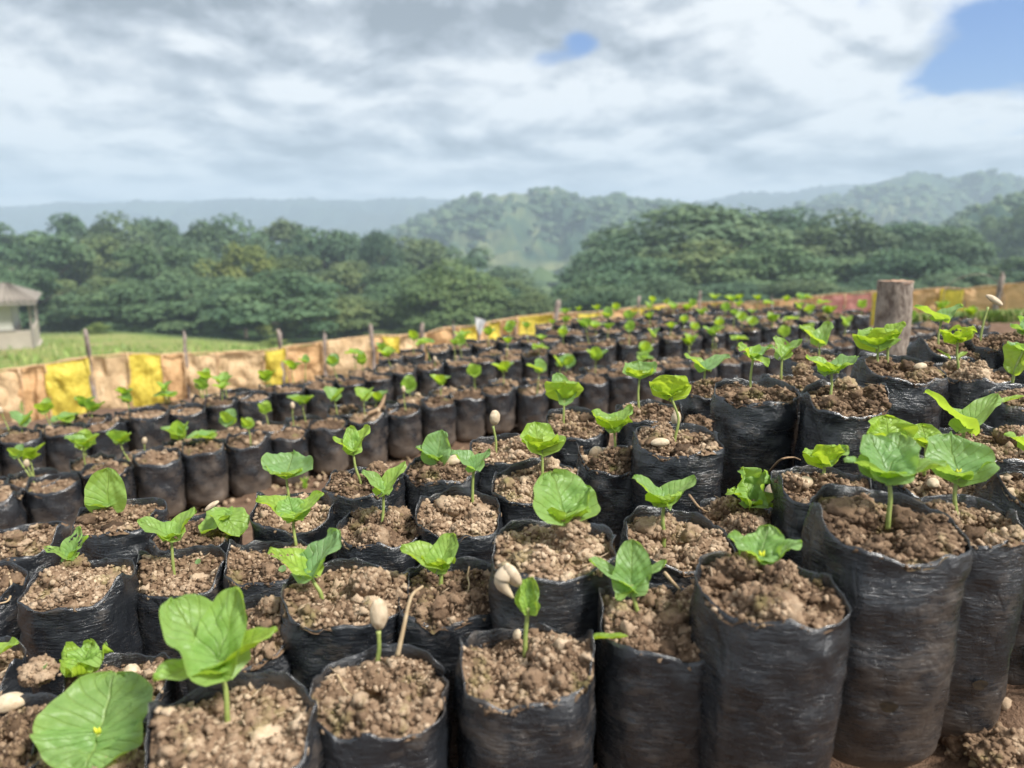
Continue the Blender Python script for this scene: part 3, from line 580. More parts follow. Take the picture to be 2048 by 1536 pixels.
# ------------------------------------------------------------------ soil crumbs
def soil_unit(seed, ncr, crsub, clods, rim, res=(40, 14)):
    """soil for a bag of radius 1 (local units), its edge follows rim(theta) -> (radius, height)."""
    g = np.random.default_rng(seed); th = np.linspace(0, 2*math.pi, res[0], endpoint=False); V = []; 
    for a_ in th:
        R, zr = rim(a_)
        for s in np.linspace(0, 1, res[1]):
            V.append((s*R*.985*math.cos(a_), s*R*.985*math.sin(a_), zr, s))
    V = np.array(V); s = V[:, 3]; off = seed*3.7
    def hgt(x, y, zr, s): 
        return (zr-.17-.06*np.sign(y)*np.minimum(1, np.abs(y)*2))*s**3+.04*(1-s**2)-.10*(1-s**3)+.30*fbm(x*1.8+off, y*1.8, seed, 3)*(1-s**4)+.09*np.abs(fbm(x*7+off, y*7, seed, 2))
    H = hgt(V[:, 0], V[:, 1], V[:, 2], s)
    v = [np.stack([V[:, 0], V[:, 1], H], -1)]; f = gridf(res[0], res[1], True)
    fs = [np.vstack([f[:, [0, 1, 2]], f[:, [0, 2, 3]]])]; tn = [np.full(len(V), .25)]; cnt = len(V)
    iv, jf = ICO[crsub]
    def scatter(nc, rmin, rmax, smax, sub, lift=0.):
        nonlocal cnt
        iv, jf = ICO[sub]
        for _ in range(nc):
            big_ = sub > 1
            a_ = g.random()*6.283; q = math.sqrt(g.random())*smax; R, zr = rim(a_)
            x, y = q*R*math.cos(a_), q*R*math.sin(a_); h = float(hgt(x, y, zr, q)); r = rmin+(rmax-rmin)*g.random()**2.2
            n_ = 1+.42*vn(iv[:, 0]*1.7+g.random()*50, iv[:, 1]*1.7, iv[:, 2]*1.7+g.random()*9)+(.30*vn(iv[:, 0]*4.5+h*90, iv[:, 1]*4.5, iv[:, 2]*4.5)+.16*vn(iv[:, 0]*10+h*90, iv[:, 1]*10, iv[:, 2]*10) if sub > 2 else .30*g.normal(size=len(iv)))
            vv = iv*n_[:, None]*r*np.array([1+.4*g.random(), 1+.4*g.random(), .8+.3*g.random()])
            ca, sa = math.cos(a_*5), math.sin(a_*5); vv = np.stack([vv[:, 0]*ca-vv[:, 1]*sa, vv[:, 0]*sa+vv[:, 1]*ca, vv[:, 2]], -1)
            v.append(vv+np.array([x, y, h+r*(.35+lift)])); fs.append(jf+cnt); cnt += len(iv)
            tn.append(np.full(len(iv), np.clip(g.normal(.5, .22), 0, 1.05)))
    scatter(ncr, .016, .052, .97, 1); scatter(ncr//14, .04, .085, .93, 2); scatter(clods//2+seed % 3, .10, .19, .75, 3 if ncr > 200 else 2, -.15)
    jv0, jf0 = ICO[1]
    for _ in range(46 if ncr > 300 else 5):       # bits of straw and root in the soil
        a_ = g.random()*6.283; q = math.sqrt(g.random())*.9; R, zr = rim(a_); x, y = q*R*math.cos(a_), q*R*math.sin(a_); h = float(hgt(x, y, zr, q)); L_s = .05+.13*g.random()**2; b_ = g.random()*3.14
        vv = jv0*np.array([L_s, .010, .010]); ti = g.uniform(-.5, .5); vv = np.stack([vv[:, 0]*math.cos(b_)-vv[:, 1]*math.sin(b_), vv[:, 0]*math.sin(b_)+vv[:, 1]*math.cos(b_), vv[:, 2]+vv[:, 0]*ti], -1)
        v.append(vv+np.array([x, y, h+.05])); fs.append(jf0+cnt); cnt += len(jv0); tn.append(np.full(len(jv0), g.uniform(.6, 1.1)))
    if ncr > 200:                            # clods themselves are heaps of crumbs
        for _ in range(3+seed % 3):
            a_ = g.random()*6.283; q = .3+.4*g.random(); R, zr = rim(a_); cx, cy = q*R*math.cos(a_), q*R*math.sin(a_); h = float(hgt(cx, cy, zr, q)); Rc = .14+.20*g.random()
            for _k in range(110):
                d = g.normal(size=3); d /= np.linalg.norm(d); d[2] = abs(d[2]); r = .022+.045*g.random()**2; jv, jf2 = ICO[1]
                n_ = 1+.22*g.normal(size=len(jv)); vv = jv*n_[:, None]*r
                v.append(vv+np.array([cx, cy, h])+d*Rc*np.array([1, 1, .75])*(.8+.2*g.random())); fs.append(jf2+cnt); cnt += len(jv); tn.append(np.full(len(jv), np.clip(g.normal(.55, .2), 0, 1.05)))
            jv, jf2 = ICO[2]; v.append(jv*Rc*np.array([.92, .92, .7])+np.array([cx, cy, h])); fs.append(jf2+cnt); cnt += len(jv); tn.append(np.full(len(jv), .3))
    return mesh('soil', np.vstack(v), np.vstack(fs), M_soil, attrs={'tone': np.concatenate(tn)})

def bag_unit(seed, nu, nv, mt, Hs, wr=1.):
    """planting bag of radius 1 around the origin, rim near z=0, foot at z=-Hs."""
    g = np.random.default_rng(seed); a1, a2, a3 = g.uniform(-.085, .085, 3); ph = g.random()*6; dip = g.uniform(.06, .22); seam = g.uniform(.12, .34)
    def rim(t):
        c = abs(math.cos(t)); R = 1/((abs(math.cos(t))**2.5+abs(math.sin(t)*1.06)**2.5)**(1/2.5))*(1+a1*math.cos(2*t+ph)+a2*.6*math.cos(3*t+ph))*.97
        z = .05+seam*math.exp(-((abs(math.atan2(math.sin(t), abs(math.cos(t)))))/.28)**2)+dip*math.sin(t)+.10*float(vn(math.cos(t)*2+seed, math.sin(t)*2, seed))+.03*float(vn(math.cos(t)*7+seed, math.sin(t)*7, seed))
        return R, z
    th = np.linspace(0, 2*math.pi, nu, endpoint=False); V, hh = [], []
    rows = [(-.35, .955), (-.12, .965), (-.02, .985)]
    for t in th:
        R, zr = rim(t)
        for dz_, k_ in rows: V.append((R*k_*math.cos(t), R*k_*math.sin(t), zr+dz_, 0, t)); hh.append(1)
        for j in range(nv):
            s = (j/(nv-1)); z = zr+( -Hs-zr)*s; rd = (R*(1-s*.35)+.98*s*.35)*(1-.06*s*s+.05*math.sin(math.pi*min(1, s*1.1)))
            if s > .93: rd *= 1-(s-.93)*2.2
            V.append((rd*math.cos(t), rd*math.sin(t), z, 1, t)); hh.append(1-s)
    V = np.array(V); t = V[:, 4]; z = V[:, 2]; s_ = 1-np.array(hh)
    ds = .036*wr*fbm(np.cos(t)*2.4+seed, np.sin(t)*2.4, z*2.2, 3)*(1+1.2*np.exp(-s_*5))+.006*wr*(1-np.abs(fbm(np.cos(t)*2.5+seed, np.sin(t)*2.5, z*9+seed, 2)))
    # soft vertical tucks and the side seam standing a little proud
    ds += .040*np.exp(-(np.sin(t)/.05)**2)*np.where(np.cos(t) > 0, 1, .6)-.02*np.exp(-((np.sin(t)-.16)/.07)**2)
    ds -= .03*np.maximum(0, fbm(np.cos(t)*4+seed*2, np.sin(t)*4, z*1.2, 2))*np.exp(-s_*4)
    V[:, 0] *= 1+ds; V[:, 1] *= 1+ds
    nvv = nv+len(rows); f = gridf(nu, nvv, True)
    return mesh('bag', V[:, :3], f, mt, attrs={'h': hh}), rim
NEARV = []
HS = BAGH/.0375
for k in range(14):
    bm_, rim = bag_unit(100+k, 88, 52, M_bag, HS, 1.); NEARV.append((bm_, soil_unit(300+k, 1150, 1, 7, rim, (64, 20))))
FARV = []
for k in range(6):
    bm_, rim = bag_unit(200+k, 40, 18, M_bagfar, BAGF/.0375, 1.5); FARV.append((bm_, soil_unit(400+k, 190, 1, 5, lambda a_, rim=rim: (rim(a_)[0], rim(a_)[1]-.14), (28, 8))))

# ------------------------------------------------------------------ seedlings
def leaf_mesh(L, W, tint, wave=.06, fold=.25, cup=.25, curl=.25, seed=0, damage=0., nu=20, nv=23):
    g = np.random.default_rng(seed); ph = g.random(4)*6.28
    s = np.linspace(0, 1, nu)[:, None]; t = np.linspace(-1, 1, nv)[None, :]
    w = W/2*np.sin(np.pi*np.clip(s, 0, 1)**.62)**.44*(1-.0*s); w[0] *= .15
    w = np.maximum(w, W*.015)
    edge = 1+(wave*.9*np.sin(7*s+ph[0]+2*np.sign(t))+wave*.35*np.sin(19*s+ph[2]+np.sign(t)))*np.abs(t)**3
    y = t*w*edge
    # rounded tip and heart-shaped base: rows bow forward in the middle
    x = L*(s*1.0-.16*np.abs(t)**2*np.sin(np.pi*np.minimum(1, (1-s)*1.3)*.5)*(1-s)*1.6)
    x = x+L*.05*wave*8*.3*np.sin(5*t+ph[1])*s**3
    ay = np.abs(y)
    z = fold*ay*(1-.4*s)+cup*ay**2/(W/2)-0*s+curl*L*s**2+0*t
    z = z+wave*W*.85*np.sin(3.6*s*math.pi+ph[2]+t*1.6*np.sign(t+.01))*np.abs(t)**2+wave*W*.35*np.sin(4.5*t+ph[3])*s**2
    cell = np.abs(((s*6.5-np.abs(t)**.8*3.2) % 1)-.5)
    z = z+W*.035*(cell-.25)*2*np.sin(np.pi*np.abs(t))+(.02+wave*.5)*W*vn(s*5+seed, t*3., seed*.37)+.025*W*vn(s*11+seed, t*7., seed*.7)
    V = np.stack(np.broadcast_arrays(x, y, z), -1).reshape(-1, 3)
    U = np.broadcast_to(s, (nu, nv)).ravel(); T = np.broadcast_to(t, (nu, nv)).ravel(); f = gridf(nu, nv)
    if damage > .3:
        q = V[f].mean(1); uu = U[f].mean(1); k_ = fbm(uu*7+seed, T[f].mean(1)*4, 3, 2); f = f[~((k_ > .55) & (uu > .35))]
    return mesh('leaf', V, f, M_leaf, attrs={'u': U, 'v': T, 'tint': np.full(len(V), tint), 'damage': np.full(len(V), damage)})
def seed_mesh(a_, b_, c_):                  # coffee bean: half axes, long axis z, groove on +x side
    v, f = ICO[4]; v = v.copy(); gr = np.exp(-(v[:, 1]/.10)**2)*(v[:, 0] > 0)*.22
    d = 1-gr+.03*fbm(v[:, 0]*3, v[:, 1]*3, v[:, 2]*3, 3); v = v*d[:, None]; v[:, 0] = np.where(v[:, 0] > 0, v[:, 0]*.65, v[:, 0])
    return mesh('seed', v*np.array([a_, b_, c_]), f, M_seed)
SEED1 = seed_mesh(.36, .40, .56)
def stem_mesh(p0, p1, r, kink=0., seed=0):
    g = random.Random(seed); d = p1-p0; mid = p0+d*.5+Vector((g.uniform(-1, 1)*.05+kink, g.uniform(-.04, .04), 0))*d.length
    lo = p0+Vector((0, 0, -.008)); pts = curve([lo, p0+d*.05, mid, p1], 5); m_ = len(pts)
    v, f = tube([p-p0 for p in pts], [r*(1.15-.35*i/m_)+(r*.5*max(0, (i-m_+3)/3)) for i in range(m_)], 9, True)
    return mesh('stem', v, f, M_stem)
def put_leaf(root, top, az_, el_, me, roll=0.):
    e_ = Matrix.Rotation(R_(az_), 4, 'Z') @ Matrix.Rotation(-R_(el_), 4, 'Y') @ Matrix.Rotation(R_(roll), 4, 'X')
    o_ = link('leaf', me, root); o_.matrix_local = Matrix.Translation(top) @ e_; return o_
def bean_on(root, name, pos, w_, h_, tilt=0., yaw=0.):
    o_ = link(name, SEED1, root); o_.location = pos; o_.scale = (w_, w_, h_*.9); o_.rotation_euler = (0, tilt, yaw); return o_

GRP_B = 'black planting bags of the near bed'; GRP_S = 'young coffee seedlings in the near bed'
# cx, cy, width px of the rim; list of (description, base, top, leaves[(az,el,L,W,tint[,wave[,damage]])], extras)
ND = [
 (1765,1045,300,[('big pale green seedling with wide fan leaf on tallest bag',(1778,1030),(1776,950),[(100,50,96,110,.15),(50,46,108,110,.2),(190,26,108,76,.2),(-14,22,110,74,.45)],{})]),
 (1530,1180,310,[('pale short seedling with bright yellow bud and crinkled leaves',(1517,1145),(1522,1115),[(150,30,76,76,.3,.1),(60,42,80,86,.35,.1),(8,24,92,74,.25,.1)],{'bud':1})]),
 (1325,1250,266,[('seedling with narrow split propeller leaves beside a mossy clod',(1283,1250),(1262,1170),[(163,30,98,52,.25),(80,62,92,80,.25),(20,30,92,40,.35),(225,-15,48,34,.5)],{})]),
 (1050,1330,285,[('seedling shedding its cream seed coat from one curled leaf',(1050,1300),(1057,1215),[(60,72,62,52,.6,.1),(120,70,58,40,.7,.1)],{'coat':(1026,1160,52,80)})]),
 (760,1385,295,[('leafless sprout holding a large beige seed aloft, beside dry stalk',(755,1330),(757,1262),[],{'bean':(757,1228,40,66,.05)})]),
 (470,1460,335,[('largest foreground seedling with tall cupped wavy leaf',(455,1435),(437,1325),[(72,60,150,112,.5,.07),(150,42,172,150,.45,.08),(8,34,138,78,.9),(205,0,120,104,.5)],{})]),
 (1925,1040,236,[('pale seedling with yellow bud and brown twig on its leaf',(1912,1035),(1915,950),[(78,52,98,134,.2),(188,24,76,72,.25),(8,30,80,60,.3)],{'bud':1})]),
 (2065,985,215,[('green seedling cut by the right edge above crumbling soil',(2065,960),(2062,895),[(170,30,58,60,.65),(20,30,60,60,.6)],{})]),
 (1645,975,215,[('yellow-green cup seedling leaning left of the big pale one',(1643,965),(1650,925),[(165,28,48,66,.85),(20,30,60,60,.5),(268,58,52,78,.9)],{})]),
 (1850,952,200,[('bright seedling half hidden directly behind the big pale one',(1775,930),(1776,880),[(90,62,52,98,.95),(195,25,52,50,.9),(0,20,40,40,.9)],{}),('small yellowish seedling peeking between two pale ones',(1850,930),(1852,885),[(80,52,42,62,.85),(0,20,30,40,.8),(180,25,34,36,.85)],{})]),
 (1985,885,190,[('deep V shaped seedling with upright leaves near the right edge',(1927,868),(1932,852),[(158,46,104,80,.65),(22,40,104,56,.5)],{})]),
 (1690,800,185,[('seedling with one broad blue-green leaf and one yellow-green',(1661,795),(1663,742),[(160,34,58,48,.6),(25,22,72,66,.15),(270,40,30,56,.8)],{})]),
 (1510,785,180,[('long stemmed seedling with ragged twisted leaf',(1500,797),(1507,712),[(140,34,40,52,.7,.12,.5),(20,25,50,46,.2,.1),(-50,-20,38,34,.7,.1)],{})]),
 (1590,765,150,[('seedling with brown nibbled leaf and one folded pointed leaf',(1562,757),(1565,710),[(110,58,44,40,.6,.08,.5),(22,34,56,40,.4)],{})]),
 (1795,735,172,[('wide umbrella shaped seedling in front of the wooden post',(1755,735),(1755,692),[(268,55,46,88,.85),(90,48,52,80,.45)],{}),('thin seedling close against the wooden post foot',(1775,722),(1776,678),[(20,48,50,48,.85),(165,30,40,36,.8)],{})]),
 (1940,748,148,[('yellowing seedling with scalloped cup right of the post',(1917,737),(1916,680),[(268,52,40,68,.95,.1,.4),(172,28,38,42,1.,.1,.4),(18,28,46,38,.85)],{})]),
 (1893,704,140,[('tall dark seedling spreading two wing leaves right of the post',(1877,705),(1883,640),[(158,32,58,48,.6),(22,34,60,44,.2)],{})]),
 (1995,684,140,[('leafless sprout with slanting white seed near the fence',(1960,680),(1976,614),[],{'bean':(1988,601,17,36,1.0)})]),
 (2060,800,170,[('seedling leaning out of the right edge with hanging round leaf',(2026,755),(2048,700),[(205,-62,56,60,.8),(150,30,34,34,.1)],{})]),
 (2075,715,140,[('blue-green crinkled seedling at the right edge by the fence',(2062,715),(2054,665),[(185,22,40,36,.05,.12),(130,62,38,36,.05,.12),(20,30,40,40,.1)],{})]),
 (1355,880,190,[('kinked stem seedling in the heaped crumbly soil',(1350,883),(1340,790),[(272,58,50,88,.9),(182,24,44,36,.75),(28,34,48,42,.9)],{'kink':.12})]),
 (1225,920,165,[('seedling growing beside a large grooved fallen seed',(1232,922),(1228,855),[(165,38,56,54,.55),(35,44,62,46,.6),(270,55,40,78,.92)],{})]),
 (1300,826,150,[('slender seedling with flat bowl leaf over the empty path',(1277,815),(1280,752),[(90,42,42,72,.25),(270,42,28,64,.9)],{})]),
 (1152,845,145,[('seedling with a folded drooping front leaf, left of slender one',(1127,842),(1128,797),[(270,60,50,82,.75,.08),(128,62,56,52,.2)],{})]),
 (1012,898,158,[('leafless sprout carrying a round speckled seed',(992,912),(986,852),[],{'bean':(989,835,25,31,.0)})]),
 (1072,965,180,[('bowl shaped yellow-rimmed seedling above dark soil',(1085,950),(1083,897),[(112,56,60,90,.75),(270,54,48,78,.92),(0,24,50,40,.85)],{})]),
 (885,938,160,[('stemless blue-green seedling sitting low on its soil',(875,932),(873,918),[(165,32,50,44,.1),(72,62,62,64,.08),(270,40,18,34,.6)],{})]),
 (730,965,172,[('leaning seedling with curled yellow-green three lobed leaves',(722,968),(706,898),[(170,32,48,38,.85),(38,56,58,50,.88),(112,60,50,38,.6)],{'kink':-.05})]),
 (920,1027,190,[('seedling with grey-green pair of leaves touching the stemless one',(945,1000),(947,937),[(152,36,60,60,.1),(36,46,54,38,.15)],{})]),
 (758,1058,186,[('narrow V seedling between two round soil clods',(763,1065),(767,980),[(152,38,62,38,.45),(44,46,74,44,.75)],{})]),
 (590,1030,170,[('seedling with flat pale leaf held level over the path edge',(577,990),(572,950),[(90,32,66,104,.12),(268,26,34,76,.7)],{})]),
 (545,1125,190,[('seedling with two broad bright wings tipped with yellow',(592,1090),(587,1032),[(165,26,88,64,.9),(28,36,74,60,.85),(120,52,46,64,.4)],{})]),
 (395,1066,175,[('drooping seedling whose lobed leaves hang like a moth',(452,1075),(450,1030),[(222,-28,56,66,.6,.08),(-42,-32,62,74,.65,.08),(120,10,30,40,.6)],{})]),
 (365,1145,190,[('bright seedling with open cup of three pointed lobes',(349,1155),(343,1072),[(172,26,76,58,.55),(48,46,70,66,.65),(-20,24,34,44,.8)],{})]),
 (240,1033,180,[('seedling with a single upright round scalloped leaf',(225,1053),(216,1010),[(95,78,76,82,.55,.06),(200,12,42,36,.5)],{})]),
 (45,1080,185,[]),
 (160,1170,218,[('ragged insect eaten seedling on a high clod',(145,1128),(140,1113),[(172,18,58,38,.6,.08,.8),(72,58,62,44,.35,.1,1.),(38,52,52,34,.4,.1,1.)],{})]),
 (-45,1185,200,[]),
 (690,1185,266,[('seedling with one brown-edged yellow leaf and one blue-green puckered',(643,1190),(617,1147),[(163,30,98,72,.98,.09,.45),(42,50,104,92,.03,.09)],{})]),
 (490,1270,225,[]),
 (905,1185,250,[('bright lime seedling with pointed boat leaf',(882,1170),(878,1130),[(165,24,88,72,.8),(58,52,72,66,.7),(268,42,42,70,.9)],{})]),
 (1105,1095,290,[('large round bowl leaved seedling in the middle of near bed',(1128,1100),(1130,1030),[(112,54,98,148,.4,.05),(35,40,82,90,.5),(270,18,32,104,.75)],{})]),
 (1350,1075,230,[('symmetrical heart winged seedling right of the bowl leaved one',(1328,1072),(1328,1005),[(155,40,80,74,.35),(25,34,88,66,.4),(278,44,46,78,.88)],{})]),
 (1485,1038,190,[('tightly crumpled dark green seedling with leaves curled inward',(1505,1040),(1505,1005),[(120,62,72,62,.6,.26,.3),(30,60,70,60,.5,.26,.3),(182,32,60,44,.9,.2,.4),(-8,-5,42,34,.9,.2,.5)],{})]),
 (200,1545,290,[('nearest seedling seen from above as a flat round disc',(205,1535),(197,1468),[(97,38,128,228,.4,.04),(277,-28,78,212,.35,.04)],{'bud':1})]),
 (245,1375,235,[('small crinkled seedling behind the flat round one',(178,1370),(165,1335),[(150,30,62,62,.85,.2),(20,36,62,66,.6,.2),(90,52,56,64,.6,.2),(272,20,40,60,.85,.2)],{})]),
 (20,1475,230,[]),
 (-70,1350,230,[('seedling at the left edge showing only one leaf tip',(-30,1350),(-22,1315),[(18,26,60,54,.85),(180,30,60,50,.6)],{})]),
 (1628,715,128,[('small upright V seedling left of the wooden post',(1638,707),(1640,684),[(150,42,52,42,.8),(42,56,52,38,.4)],{})]),
 (1412,778,140,[('seedling with a pointed pale leaf above the torn bag edge',(1404,780),(1410,738),[(150,36,52,42,.7),(22,28,64,46,.1)],{})]),
]
def surf_pos(x, y, zest=None):
    p, z = hit(x, y, lambda X, Y: near_h(X))
    if zest: z = .5*z+.5*zest; p = ray(x, y)*z
    return Vector((p.x, p.y, p.z+CZ)), z
def seedling(desc, base, top, leaves, ex, z, sname='coffee_seedling', label=None, group=GRP_S):
    k = z/F; b0 = atz(*base, z); t0 = atz(*top, z)
    if t0.z-b0.z < .004: t0.z = b0.z+.004
    root = thing(sname, label or desc, 'seedling', b0, 0, group)
    r = .00125*(1 if z < .5 else .95)
    link('stem', stem_mesh(b0, t0, r, ex.get('kink', 0.), int(base[0])), root)
    T = t0-b0
    for i, lf in enumerate(leaves):
        az_, el_, L, W, tint = lf[:5]; wv = lf[5]*1.15 if len(lf) > 5 else .085; dm = lf[6] if len(lf) > 6 else (.30 if int(base[0]) % 3 == 0 else .18)
        me = leaf_mesh(L*k*.98, W*k*.97, tint, wv, .17, .24, .05, abs(int(base[0]*3+i)), dm)
        put_leaf(root, T+Vector((0, 0, -.0003*i)), az_, el_*(.86 if 10 < el_ < 58 else 1)-2, me, random.uniform(-6, 6))
    if 'bean' in ex:
        x, y, w_, h_, tl = ex['bean']; p = atz(x, y, z)-b0; bean_on(root, 'seed', p, w_*k*1.2, h_*k, tl, 2.4)
    if 'coat' in ex:
        x, y, w_, h_ = ex['coat']; p = atz(x, y, z)-b0
        bean_on(root, 'seed_coat', p+Vector((0, 0, .003)), w_*k*.9, h_*k*.75, -.5, .6)
        V, f = tube(curve([p+Vector((-.001, 0, .006)), p+Vector((-.006, -.002, 0)), p+Vector((0, -.002, -.009))], 5), [.003, .0042, .0045, .0045, .0044, .004, .0036, .003, .0022, .0014, .0008][:11], 8); link('husk_flap', mesh('husk_flap', V, f, M_seed), root)
    if 'bud' in ex:
        for d_ in (-1, 1):
            V, f = tube([T, T+Vector((.0008*d_, -.0004, .002)), T+Vector((.0013*d_, -.0008, .0042))], [.0009, .0010, .0002], 7); link('bud', mesh('bud', V, f, M_bud), root)
    return root
nearinfo = []
M_hole = simple('hole_soil', (.015, .012, .01), (.06, .04, .02), 300, .95)
for i, (cx, cy, wp, plants) in enumerate(ND):
    zest = .075*F/wp
    pos, z = surf_pos(cx, cy, zest if plants else None)
    r = wp*z/F/2*.915; r = min(r, .0425)
    bm_, sm_ = NEARV[(i*5+3) % 14]
    lab = ('black planting bag holding the '+plants[0][0]) if plants else None
    if not plants:
        lab = {(45, 1080): 'empty looking bag with wide dusty black front at the left edge', (-45, 1185): 'bag cut by the left edge with dry root over its soil', (490, 1270): 'bag behind the largest foreground seedling, soil partly hidden by it', (20, 1475): 'bag in the bottom left corner with pale seed on its soil',
               (1625, 875): 'dark bag wedged behind the yellow-green cup seedling, no plant of its own', (1480, 915): 'dark bag without a plant behind the crumpled seedling', (1130, 1015): 'bag without a plant behind the large bowl leaved seedling', (1240, 1000): 'bag without a plant under the fallen grooved seed bag', (1330, 962): 'bag without a plant behind the heart winged seedling'}[(cx, cy)]
    lab = ' '.join(lab.replace('leafless sprout', 'sprout').split()[:16]).rstrip(',')
    sm = r/.0375*.0375
    t = thing('planting_bag', lab, 'planting bag', pos, R_(random.uniform(-16, 16)), GRP_B, (r, r, .0375))
    link('bag', bm_, t); s_ = link('soil', sm_, t); s_['kind'] = 'stuff'
    nearinfo.append((pos, r, z))
    for q in plants: seedling(*q, z if abs(q[1][1]-cy) < 25 else z+(cy-q[1][1])*z/F*1.6)
# drainage holes punched low in the two tall bags at the right
for bx, by, bw, hx, hy, lab in ((1765, 1045, 300, 1805, 1447, 0), (1925, 1040, 236, 1990, 1399, 0)):
    pos, z = surf_pos(bx, by, .075*F/bw); root = [o_ for o_ in col.objects if o_.name.startswith('planting_bag') and (o_.location-pos).length < 1e-4][0]
    r_ = root.scale[0]; p = atz(hx, hy, z-r_*.9); lx = (p.x-pos.x); ly = -math.sqrt(max(1e-6, (r_*1.0)**2-lx**2))*1.0
    V = [(0, 0, 0)]+[(.0045*math.cos(a_)*(1+.15*math.sin(3*a_)), 0, .0032*math.sin(a_)) for a_ in np.linspace(0, 6.283, 17)[:-1]]
    h_ = bpy.data.objects.new('drain_hole', mesh('drain_hole', V, [(0, 1+j, 1+(j+1) % 16) for j in range(16)], M_hole, False)); col.objects.link(h_)
    bpy.context.view_layer.update()
    h_.parent = root; ang = math.atan2(lx, -ly)
    h_.matrix_parent_inverse = root.matrix_world.inverted(); h_.location = (pos.x+lx*1.05, pos.y+ly*1.05, p.z); h_.rotation_euler = (0, 0, ang)

# ------------------------------------------------------------------ far bed: rows of bags behind the path
def fpos(x, y): p, z = hit(x, y, far_h); return Vector((p.x, p.y, p.z+CZ)), z
def dsc(i): return ORD[i] if i < len(ORD) else 'last'
A0, _ = fpos(68, 972); A1, _ = fpos(575, 862); A2, _ = fpos(942, 793); A3, _ = fpos(1193, 757); A4, _ = fpos(1480, 715)
front = [A0+(A0-A1)*.5, A0, A1, A2, A3, A4, A4+(A4-A3)*1.6+Vector((.25, .08, 0))]
def along(poly, step):
    out = []; acc = 0.; nxt = 0.
    for a_, b_ in zip(poly[:-1], poly[1:]):
        L = (b_-a_).xy.length
        while nxt <= acc+L: out.append((a_.lerp(b_, (nxt-acc)/L), (b_-a_).normalized())); nxt += step
        acc += L
    return out
# the back edge of the bed, from the tops of the last row against the fence
back = [fpos(x, y)[0] for x, y in ((-120, 875), (60, 838), (386, 792), (620, 748), (900, 692), (1100, 652), (1330, 622), (1480, 612), (1620, 608), (1760, 630), (2048, 640), (2300, 640))]
def beyond(P):                                # is P behind the back edge ?
    bx = [q.x for q in back]; return P.y > np.interp(P.x, bx, [q.y for q in back])+.02
farbags = []; nrow = 0
rowdir = [(b_-a_).normalized() for a_, b_ in zip(front[:-1], front[1:])]
ROFF = [0, .08]+[q+e_ for q in np.arange(.40, 3.2, .26) for e_ in (0, .078)]
for row, roff in enumerate(ROFF):
    poly = []
    for q in front:
        poly.append(q+Vector((-.30, .95, 0)).normalized()*roff)
    cells = []
    gap = row in (5, 11)                      # narrow walking gaps between blocks
    for (P, d_) in along(poly, .0765):
        P = P+Vector((random.uniform(-.005, .005)+(.038 if row % 2 else 0), random.uniform(-.006, .006), 0))
        if beyond(P): continue
        cam_x = (P.x)/(P.y*CP)*F+1024
        if cam_x < -140 or cam_x > 2200: continue
        if (P.xy-Vector((.66, 1.42))).length < 0: continue
        cells.append(P)
    if not cells: break
    cells.sort(key=lambda q: q.x); farbags.append(cells); nrow += 1
def pix(P):
    v = P-Vector((0, 0, CZ)); zc = v.y*CP-v.z*SP; yc = v.y*SP+v.z*CP
    return 1024+F*v.x/zc, 768-F*yc/zc, zc
POST = Vector(); pp, pzz = hit(1785, 700, lambda X, Y: -.30); POSTZ = 1.32
postb = atz(1782, 700, POSTZ)
fb_positions = []
for ri, cells in enumerate(farbags):
    vis = 0
    for ci, P in enumerate(cells):
        if (P.xy-postb.xy).length < .075: continue
        P = P.copy(); P.z = far_h(P.x, P.y)+CZ+random.uniform(-.006, .006); r = .0375*random.uniform(.93, 1.0)
        if near_h(P.x) and P.y < 1.0 and P.x > -.2: continue
        bm_, sm_ = FARV[random.randrange(6)]
        lab = 'black planting bag in the far bed, %s row behind the path, %s from left' % (dsc(ri), dsc(ci))
        t = thing('planting_bag', lab, 'planting bag', P, R_(random.uniform(-20, 20)), 'black planting bags of the far bed', (r, r, .0375*random.uniform(.93, 1.06)))
        link('bag', bm_, t); s_ = link('soil', sm_, t); s_['kind'] = 'stuff'
        fb_positions.append((P, ri, ci))
print('near bags', len(ND), 'far rows', len(farbags), 'far bags', len(fb_positions))
# far seedling prototypes
def proto_leaf(seed, tint, L=1., W=1.): return leaf_mesh(.024*L, .024*W, tint, .06, .2, .3, .12, seed, .05, 9, 9)
FSTEM = {}
def fstem(h):
    k_ = round(h*200); 
    if k_ not in FSTEM: FSTEM[k_] = stem_mesh(Vector((0, 0, 0)), Vector((0, 0, k_/200.)), .00125, 0, k_)
    return FSTEM[k_], k_/200.
PL = [proto_leaf(900+i, t_, l_, w_) for i, (t_, l_, w_) in enumerate(((.3, 1, 1.1), (.6, 1.05, 1), (.8, .95, 1.15), (.95, 1, .95), (.1, 1.05, 1.1), (.7, 1.1, .85)))]
KINDS_ = {'p': ([(170, 26), (10, 28), (270, 48)], 'two winged'), 'b': ([(90, 45), (270, 48)], 'bowl shaped'), 'v': ([(160, 46), (25, 44)], 'V shaped'), 'e': ([(100, 78), (200, 20)], 'upright leaved'), 'd': ([(230, -10), (-30, -5), (90, 5)], 'flat topped'), 's': ([], 'seed headed'), 'f': ([(175, 20), (5, 18), (85, 30)], 'spreading')}
